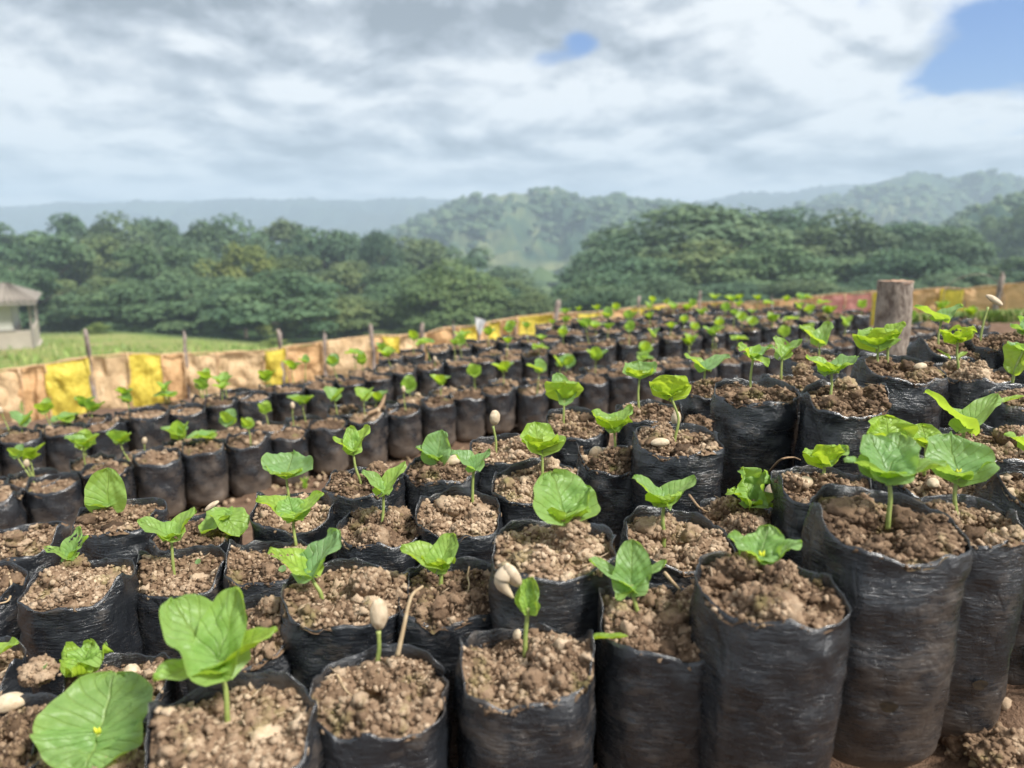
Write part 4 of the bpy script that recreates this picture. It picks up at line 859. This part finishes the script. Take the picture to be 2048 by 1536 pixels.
FS = [(68,964,15,905,35,'b'),(43,918,38,884,76,'p'),(67,955,55,926,22,'s'),(136,914,136,890,52,'b'),(172,938,172,900,60,'p'),(257,918,240,880,76,'p'),(300,889,301,873,15,'s'),(362,885,357,872,42,'e'),(430,885,420,875,48,'d'),(371,862,372,840,30,'v'),(452,850,452,836,40,'b'),(503,888,500,858,32,'b'),(45,872,48,855,50,'v'),(25,862,13,826,22,'s'),(80,832,70,803,40,'b'),(156,820,148,797,42,'p'),(185,815,186,805,46,'p'),(228,808,227,782,26,'e'),(262,822,252,785,38,'p'),(297,802,295,776,36,'v'),(333,800,332,788,40,'d'),(354,785,352,767,34,'b'),(385,795,377,768,13,'s'),(399,777,398,743,45,'b'),(443,792,438,770,40,'f'),(491,765,487,752,34,'b'),(520,758,515,741,32,'p'),(137,850,134,834,42,'d'),
 (558,765,556,737,42,'p'),(612,762,615,722,20,'e'),(675,758,667,728,36,'b'),(668,742,667,707,30,'d'),(722,712,717,696,28,'p'),(728,742,727,727,34,'e'),(788,732,780,708,52,'f'),(842,722,829,680,28,'d'),(686,792,691,782,40,'p'),(610,828,606,796,50,'p'),(673,832,668,808,54,'v'),(730,830,729,798,48,'v'),(800,778,797,765,40,'b'),(811,816,808,780,18,'s'),(877,797,877,778,54,'p'),(587,845,587,815,15,'s'),(535,848,531,828,34,'b'),(951,782,949,748,52,'b'),(1012,778,1012,746,46,'p'),(950,695,941,675,46,'f'),(977,690,977,669,28,'p'),(1009,672,1010,655,24,'b'),
 (1056,680,1053,655,22,'p'),(1128,688,1126,666,30,'b'),(1116,662,1114,642,24,'p'),(1075,740,1075,722,48,'v'),(1078,782,1082,742,34,'e'),(1128,722,1128,706,46,'d'),(1126,746,1135,728,42,'b'),(1190,750,1191,722,48,'p'),(1178,688,1170,655,32,'p'),(1192,650,1191,629,30,'e'),(1222,668,1218,654,34,'f'),(1237,714,1238,693,46,'b'),(1255,724,1256,714,34,'d'),(1300,704,1298,683,34,'p'),(1313,709,1314,684,38,'v'),(1357,690,1358,679,36,'v'),(1385,702,1385,667,40,'p'),(1396,695,1396,676,9,'s'),(1428,678,1428,665,42,'b'),(1298,630,1298,616,32,'v'),(1354,628,1354,616,28,'f'),(1395,622,1397,612,36,'b'),(1425,618,1424,602,32,'f'),(1463,612,1462,602,44,'f'),(1510,618,1510,604,44,'d'),(1462,698,1462,683,46,'d'),(1493,672,1493,663,32,'b'),(1520,684,1520,671,34,'b'),(1527,664,1526,653,30,'b'),
 (1543,600,1543,586,27,'p'),(1570,604,1571,594,34,'f'),(1598,606,1597,596,30,'d'),(1637,600,1637,587,33,'d'),(1655,640,1655,627,46,'b'),(1697,645,1697,632,46,'p'),(1738,636,1738,624,26,'b'),(1572,660,1572,650,42,'b'),(1612,655,1610,645,40,'d'),(1595,676,1592,655,38,'p'),(1660,672,1662,655,36,'v'),(1823,640,1822,612,30,'p'),(1820,660,1818,640,26,'b'),(1480,655,1478,640,36,'b'),(1555,655,1556,644,30,'p'),(1404,640,1404,628,26,'p'),(1452,640,1452,628,28,'b'),(1338,660,1338,646,26,'b'),(1262,652,1262,640,26,'p'),(1618,640,1618,628,26,'b'),(2010,632,2010,620,30,'p'),(1960,634,1960,622,28,'p'),(905,745,905,733,30,'s'),(1455,604,1440,592,26,'f')]
placed = []
for (bx, by, tx, ty, wp, kd) in FS:
    P, z = fpos(bx, by)
    if not fb_positions: break
    Q, ri, ci = min(fb_positions, key=lambda q: (q[0].xy-P.xy).length)
    d = P-Q; d.z = 0
    if d.length > .024: d = d.normalized()*.024
    P = Q+d; _, _, z = pix(P); k = z/F
    placed.append((P, max(.016, (by-ty)*k+.004), wp*k, kd, ri, ci, (tx-bx)*k))
taken = {(q[4], q[5]) for q in placed}; rg2 = random.Random(9)
for (Q, ri, ci) in fb_positions:
    px_, py_, z_ = pix(Q)
    if ri >= 2 and (ri, ci) not in taken and 0 < px_ < 2048 and rg2.random() < (.34 if px_ > 900 else .10):
        placed.append((Q+Vector((rg2.uniform(-.012, .012), rg2.uniform(-.012, .012), 0)), rg2.uniform(.03, .05), rg2.uniform(.030, .044), rg2.choice('pbvdfpb'), ri, ci, rg2.uniform(-.006, .006)))
placed.sort(key=lambda q: (q[4], q[5], q[0].x)); rowcount = {}
for (P, h, wd, kd, ri, ci, lean) in placed:
    rowcount[ri] = rowcount.get(ri, 0)+1
    lab = '%s seedling in the far bed, %s row behind the path, %s plant from left' % (KINDS_[kd][1], dsc(ri), dsc(rowcount[ri]-1))
    t = thing('coffee_seedling', lab, 'seedling', P, 0, 'young coffee seedlings in the far bed')
    h = min(h, .06)
    sm_, h2 = fstem(h); so = link('stem', sm_, t); sh = max(-.5, min(.5, lean/h)); so.rotation_euler = (0, math.atan(sh), 0)
    T = Vector((h2*math.sin(math.atan(sh)), 0, h2*math.cos(math.atan(sh))))
    if kd == 's':
        bean_on(t, 'seed', T+Vector((0, 0, .003)), .010*1.1, .014, random.uniform(-.5, .5), 2.5); continue
    sc2 = max(.5, min(1.25, wd/(.040 if kd in 'pvf' else .030)))
    tb = random.randrange(6)
    for j, (a_, e_) in enumerate(KINDS_[kd][0]):
        o_ = put_leaf(t, T, a_+random.uniform(-22, 22), e_+random.uniform(-8, 8), PL[(tb+j) % 6 if j == 0 else (tb+j*3) % 6], 0); o_.scale = (sc2*random.uniform(.85, 1.1),)*3
print('far seedlings', len(placed))

# ------------------------------------------------------------------ the thick wooden post
rp = 64*POSTZ/F/2; tz = atz(1778, 560, POSTZ); bz = gz(postb.x, postb.y)
post = thing('wooden_post', 'thick sawn log post with peeling bark standing among the bags', 'post', (postb.x, postb.y, bz-.02))
nu, nv = 40, 40; V = []; Ht = tz.z-bz+.02; lx = tz.x-postb.x
for i in range(nu):
    a_ = 2*math.pi*i/nu
    for j in range(nv):
        s = j/(nv-1); r = rp*(1+.06*float(fbm(math.cos(a_)*1.5, math.sin(a_)*1.5, s*4, 4))+(.05 if s > .93 else 0)*(1 if vn(a_*2, s*9) > 0 else -.3))
        V.append((r*math.cos(a_)+lx*s, r*math.sin(a_), Ht*s))
link('bark', mesh('bark', V, gridf(nu, nv, True), M_bark), post)
V = [(lx, 0, Ht+.001)]; Fc = []
for k_, q in enumerate((.35, .7, .99)):
    for i in range(nu):
        a_ = 2*math.pi*i/nu; V.append((rp*q*math.cos(a_)+lx, rp*q*math.sin(a_), Ht+.003*float(vn(math.cos(a_)*3*q, math.sin(a_)*3*q, 2))+(0 if q < .9 else -.001)))
for i in range(nu): Fc.append((0, 1+i, 1+(i+1) % nu))
for k_ in range(2):
    for i in range(nu): Fc.append((1+k_*nu+i, 1+(k_+1)*nu+i, 1+(k_+1)*nu+(i+1) % nu, 1+k_*nu+(i+1) % nu))
link('cut_top', mesh('cut_top', V, Fc, M_cut), post)

# ------------------------------------------------------------------ loose seeds, straws, roots, clods
def zat(x, y):                                # depth of the soil surface under a pixel in the near bed
    best = min(nearinfo, key=lambda q: (pix(q[0])[0]-x)**2+(pix(q[0])[1]-y)**2); p = best[0]
    r = ray(x, y); return (p.z-CZ)/r.z if r.z < 0 else best[2]
def loose_seed(x, y, w_, h_, tilt, yaw, label, lift=.003, z=None):
    z = z or zat(x, y); p = atz(x, y, z); o_ = link('fallen_seed', SEED1); o_.location = p+Vector((0, 0, lift)); k = z/F
    o_.scale = (w_*k*1.25, w_*k*1.25, h_*k); o_.rotation_euler = (0, tilt, yaw); tag(o_, label, 'seed', 'fallen coffee seeds')
loose_seed(1192, 917, 30, 36, .35, -1.3, 'big grooved beige seed standing on the rim of a bag')
loose_seed(1320, 893, 22, 34, 1.5, 0, 'flat tan seed lying at the rim of the heaped bag')
loose_seed(1352, 846, 20, 28, .2, 1, 'pale seed behind the kinked stem', .004)
loose_seed(908, 928, 26, 30, 1.3, .3, 'split tan seed husk beside the stemless blue-green seedling')
loose_seed(20, 1418, 46, 58, 1.45, .2, 'large cream seed on soil in the bottom left corner')
loose_seed(265, 1362, 36, 46, .25, 1.7, 'peach coloured split seed behind the flat round seedling')
loose_seed(1606, 975, 30, 38, 1.4, .4, 'orange tinged seed on soil below the yellow-green cup seedling')
loose_seed(424, 1012, 14, 30, 1.0, .2, 'cream seed husk stuck beside the drooping moth like seedling', .0, .535)
loose_seed(1540, 995, 24, 34, .3, .5, 'cream husk hanging right of the crumpled seedling', .004)
loose_seed(1035, 1280, 20, 20, .3, .5, 'small white pebble like seed left of the curled leaf stem')
loose_seed(1865, 975, 22, 24, 1.2, .9, 'round tan seed on soil right of the big pale seedling stem')
loose_seed(1840, 740, 18, 24, 1.4, .1, 'flat orange seed before the wooden post')
def strand(name, pts, r, m_, label, cat, zs=None, n_=8, lift=.002):
    P = []
    for i, q in enumerate(pts):
        z = (q[2] if len(q) > 2 else zat(q[0], q[1])); P.append(atz(q[0], q[1], z)+Vector((0, 0, lift)))
    P = curve(P, n_); m0 = P[0].copy(); L = len(P)
    v, f = tube([p-m0 for p in P], [r*(1-.55*i/L) for i in range(L)], 7); o_ = link(name, mesh(name, v, f, m_)); o_.location = m0; return tag(o_, label, cat)
zE = .075*F/295*.97
strand('dry_stalk', [(795, 1312, zE*1.02), (806, 1262, zE*1.02), (822, 1195, zE*1.03), (846, 1172, zE*1.04)], .0013, M_straw, 'bent dry stalk standing beside the large beige seed sprout', 'stalk', lift=0)
strand('root_twig', [(942, 1122), (936, 1155), (938, 1180), (924, 1215)], .0007, M_straw, 'thin pale root on the soil right of the lime seedling', 'root')
strand('root_twig', [(1125, 1112), (1145, 1118), (1140, 1135), (1165, 1142), (1185, 1130)], .0007, M_root, 'looping brown root on the soil of the bowl leaved seedling', 'root')
strand('root_twig', [(1378, 995), (1396, 1018), (1412, 1028), (1440, 1030)], .0010, M_root, 'crooked forked root by the heart winged seedling', 'root')
strand('root_twig', [(18, 1150), (24, 1180), (18, 1205), (0, 1212)], .0011, M_straw, 'pale curved root hanging at the left edge', 'root')
strand('straw_piece', [(1328, 1178), (1345, 1198), (1358, 1212)], .0012, M_straw, 'short straw lying on top of the mossy clod', 'straw', lift=.010)
strand('straw_piece', [(1187, 1290), (1172, 1310), (1162, 1335)], .0009, M_straw, 'straw leaning inside the rim right of the curled leaf seedling', 'straw')
strand('root_twig', [(672, 1350), (690, 1385), (705, 1400)], .0006, M_straw, 'fine rootlet left of the large beige seed sprout', 'root')
strand('twig', [(1895, 945, .46), (1893, 925, .465), (1888, 905, .47)], .0010, M_root, 'small brown twig caught on the pale leaf with yellow bud', 'twig', lift=0)
strand('root_twig', [(1540, 950), (1560, 930), (1585, 925), (1600, 930)], .0010, M_root, 'dark twig left of the yellow-green cup seedling', 'twig', lift=.004)
# path straws
def pathp(x, y): p, z = hit(x, y, lambda X, Y: far_h(X, Y)-BAGF+.006); return Vector((p.x, p.y, gz(p.x, p.y)+.006)), z
def pstraw(x0, y0, x1, y1, r, m_, label):
    a_, _ = pathp(x0, y0); b_, _ = pathp(x1, y1); v, f = tube([Vector(), (b_-a_)*.5+Vector((.003, 0, .006)), b_-a_+Vector((0, 0, .004))], [r, r, r*.6], 6); o_ = link('straw_piece', mesh('straw_piece', v, f, m_)); o_.location = a_; tag(o_, label, 'straw', 'dry straws on the path')
pstraw(806, 912, 828, 872, .0022, M_straw, 'pale straw standing on the path right of the leaning seedling')
pstraw(618, 930, 650, 952, .0016, M_straw, 'thin straw on the path above the flat pale leaf')
pstraw(470, 985, 490, 945, .0018, M_straw, 'slanting straw on the path between the two beds')
pstraw(455, 975, 490, 955, .0012, M_straw, 'short straw crossing the slanting one on the path')
pstraw(600, 968, 618, 958, .0025, M_straw, 'broad straw chip on the path near the flat pale leaf')
pstraw(830, 935, 800, 900, .0012, M_straw, 'fine straw on the path behind the stemless seedling')
pstraw(905, 905, 940, 890, .0012, M_straw, 'straw lying level on the path behind the speckled seed sprout')
# curved dry leaf on a far bag
P, z = fpos(735, 838); Q, _ = fpos(772, 808)
v, f = tube(curve([Vector(), (Q-P)*.5+Vector((.006, 0, -.002)), Q-P+Vector((0, 0, .012))], 6), [.0012]+[.004]*9+[.003, .002, .0006], 7); o_ = link('dry_leaf', mesh('dry_leaf', v, f, M_root)); o_.location = P+Vector((0, 0, .01)); tag(o_, 'dark curved dry leaf lying across a far bed bag', 'leaf')
# sprouts on the path
def sprout(x, y, label, h=.016):
    p, z = pathp(x, y); t = thing('weed_sprout', label, 'weed', p, 0, 'weeds on the path')
    for j, (a_, e_) in enumerate(((170, 55), (20, 60), (90, 75))):
        V, f = tube([Vector((0, 0, 0)), Vector((0, 0, h*.5))], [.0006, .0006], 5)
        o2 = put_leaf(t, Vector((0, 0, 0)), a_, e_, PL[(3+j) % 6]); o2.scale = (h/.024, h/.024*.35, h/.024)
    return t
sprout(908, 868, 'small green weed on the path behind the speckled seed sprout', .022); sprout(963, 866, 'bright little weed on the path left of the bowl seedling', .022); sprout(625, 915, 'grassy weed at the foot of the far bed bags', .026); sprout(1475, 770, 'tiny weed on the path near the torn bag edge', .02); sprout(610, 975, 'faint weed on the path above the flat pale leaf', .018); sprout(548, 905, 'small weed between far bed bags and the path', .02)
# tiny leaves on soil
def chip(x, y, s, tint_i, label, z=None, el_=10, az_=0, wd=1.):
    z = z or zat(x, y); o_ = link('green_leaf', PL[tint_i]); o_.location = atz(x, y, z)+Vector((0, 0, .004)); k = s*z/F/.024
    o_.scale = (k, k*wd, k*.6); o_.rotation_euler = (0, -R_(el_), R_(az_)); tag(o_, label, 'leaf', 'stray green leaves')
chip(1195, 1292, 60, 3, 'narrow green leaf blade lying at the left of the mossy bag', None, 6, -8, .3)
chip(1895, 722, 26, 3, 'small bright leaf at the foot of the yellowing seedling', None, 30, 150, .8); chip(1920, 722, 24, 2, 'little pointed leaf right of the yellowing seedling stem', None, 20, 30, .5)
chip(565, 1152, 14, 4, 'tiny round leaf beside the brown-edged yellow leaf', None, 20, 90); chip(396, 1136, 10, 4, 'minute green leaf on soil of the three lobed seedling', None, 30, 90)
chip(2012, 812, 40, 3, 'pale green tendril leaf on soil near the right edge', None, 10, 10, .5); chip(85, 1352, 14, 4, 'minute leaf on a clod in the gap between left bags', None, 30, 60)
# clods: bottom right ground and gaps
def clod(p, r, label, seed):
    v, f = ICO[4]; base = lambda q: q*(1+.34*fbm(q[:, 0]*1.5+seed, q[:, 1]*1.5, q[:, 2]*1.5, 5, .7))[:, None]*np.array([1, .9, .75])*r
    gq = np.random.default_rng(int(seed*10)); dd = gq.normal(size=(220, 3)); dd /= np.linalg.norm(dd, axis=1)[:, None]; ctr = base(dd); V = [base(v)]; Fq = [f]; c_ = len(v); jv, jf_ = ICO[1]
    for q in ctr: V.append(jv*(1+.3*gq.normal(size=(len(jv), 1)))*r*(.06+.13*gq.random()**2)+q); Fq.append(jf_+c_); c_ += len(jv)
    v = np.vstack(V); f = np.vstack(Fq)
    o_ = link('soil_clod', mesh('soil_clod', v, f, M_soilw, attrs={'tone': .45+.3*vn(v[:, 0]*300, v[:, 1]*300, v[:, 2]*300)})); o_.location = p; tag(o_, label, 'clod', 'loose soil clods')
for x, y, r, lb in ((1932, 1478, .016, 'large brown clod at the foot of the right bags'), (1985, 1525, .012, 'smaller clod in the bottom right corner'), (2030, 1500, .010, 'clod under the grass at the right edge')):
    p, z = hit(x, y, lambda X, Y: gz(X, Y)-CZ+.0); clod(Vector((p.x, p.y, gz(p.x, p.y)+r*.35)), r, lb, x)
for x, y, r, lb in ((725, 1035, .0090, 'round dark clod left of the narrow V seedling stem'), (795, 1040, .0115, 'large rounded clod right of the narrow V seedling stem'), (1390, 1215, .0120, 'mossy clod beside the propeller leaved seedling'), (150, 1135, .0110, 'high crumbly clod under the insect eaten seedling'), (1395, 850, .0110, 'peaked clod right of the kinked stem'), (1325, 862, .009, 'clod left of the kinked stem'), (1690, 775, .007, 'smooth clod right of the broad leaf stem'), (80, 1345, .009, 'clod in the gap between two left bags'), (1610, 1120, .0, '')):
    if r:
        z = zat(x, y); clod(atz(x, y, z), r, lb, x*.1)
# crumbs strewn over the path and the bottom right corner
g = np.random.default_rng(77); vs, fs, tn = [], [], []; cnt = 0; iv, jf = ICO[1]; cand = []
for _ in range(4200):
    x = g.uniform(-60, 2100); yb = np.interp(x, [0, 500, 1000, 1500, 2048], [1090, 930, 850, 760, 700]); y = yb+g.normal()*45
    p, z = hit(x, y, lambda X, Y: far_h(X, Y)-BAGF); cand.append((p.x, p.y, .0015+.006*g.random()**3))
for _ in range(700): cand.append((g.uniform(.26, .50), g.uniform(.24, .50), .0012+.005*g.random()**3))
cand = np.array(cand); hh = ground_h(cand[:, 0], cand[:, 1])
for (x, y, r), h in zip(cand, hh):
    v = iv*(1+.25*g.normal(size=(len(iv), 1)))*r+np.array([x, y, h+CZ+r*.5]); vs.append(v); fs.append(jf+cnt); cnt += len(iv); tn.append(np.full(len(iv), np.clip(g.normal(.5, .2), 0, 1)))
tag(link('soil_crumbs', mesh('soil_crumbs', np.vstack(vs), np.vstack(fs), M_soilw, attrs={'tone': np.concatenate(tn)})), 'crumbs of soil strewn over the path and ground', 'soil crumbs', None, 'stuff')
# grass blades: behind the bed, at the right, and in the bottom right corner
m, n, b, o = mat('grass_blade'); M_gr = m; lk(n, ramp(n, attr(n, 'tone'), [(0, (.10, .20, .03)), (.6, (.22, .34, .06)), (1, (.42, .38, .16))]), b.inputs['Base Color']); b.inputs['Roughness'].default_value = .6
cand = []
for _ in range(9000):
    x = g.uniform(-200, 2300); z = float(np.interp(x, fx, fz)); x = x if x > 1790 else 1790+g.random()*500; z = float(np.interp(x, fx, fz)); zz_ = z-g.random()**.7*1.0; p = ray(x, 640)*zz_; cand.append((p.x, p.y, .03+.05*g.random()))
for _ in range(9000):
    x = g.uniform(-200, 2300); zz_ = 5.5+g.random()**1.6*36; p = ray(x, 640)*zz_; cand.append((p.x, p.y, (.05+.09*g.random())*(1.6 if zz_ > 15 else .7)))
for _ in range(160): cand.append((g.uniform(.33, .46), g.uniform(.36, .46), .012+.03*g.random()))
cand = np.array(cand); hh = ground_h(cand[:, 0], cand[:, 1]); nb = len(cand)
wv_ = cand[:, 2]*.12+.0004; aa_ = g.random(nb)*6.28; ln_ = g.normal(size=(nb, 2))*.35*cand[:, 2:3]
b0 = np.stack([cand[:, 0], cand[:, 1], hh+CZ-.003], -1); sx = np.stack([np.cos(aa_)*wv_, np.sin(aa_)*wv_, 0*aa_], -1); tp = b0+np.stack([ln_[:, 0], ln_[:, 1], cand[:, 2]], -1)
mdp = b0+(tp-b0)*.55+np.stack([0*aa_, 0*aa_, cand[:, 2]*.12], -1)
v = np.stack([b0-sx, b0+sx, mdp+sx*.7, mdp-sx*.7, tp], 1).reshape(-1, 3); k0 = np.arange(nb)[:, None]*5
fq = (k0+np.array([0, 1, 2, 3])).tolist()+(k0+np.array([3, 2, 4])).tolist()
tag(link('grass', mesh('grass', v, fq, M_gr, attrs={'tone': np.repeat(g.random(nb), 5)})), 'thin green grass round the fence and in the field', 'grass', None, 'stuff')

# ------------------------------------------------------------------ the air
m = bpy.data.materials.new('haze'); m.use_nodes = True; n = m.node_tree; n.nodes.clear(); o = N(n, 'ShaderNodeOutputMaterial')
pv = N(n, 'ShaderNodeVolumePrincipled'); pv.inputs['Color'].default_value = (.64, .77, .93, 1); pv.inputs['Density'].default_value = HAZE; pv.inputs['Anisotropy'].default_value = .0; lk(n, pv.outputs[0], o.inputs['Volume'])
lowest = min(float(gv[:, 2].min()), -80.)
v, f = box(-1520, 1520, -1520, 1520, lowest-2, 92)
tag(link('haze', mesh('haze', v, f, m, False)), 'pale humid haze over the valley', 'haze', None, 'stuff')
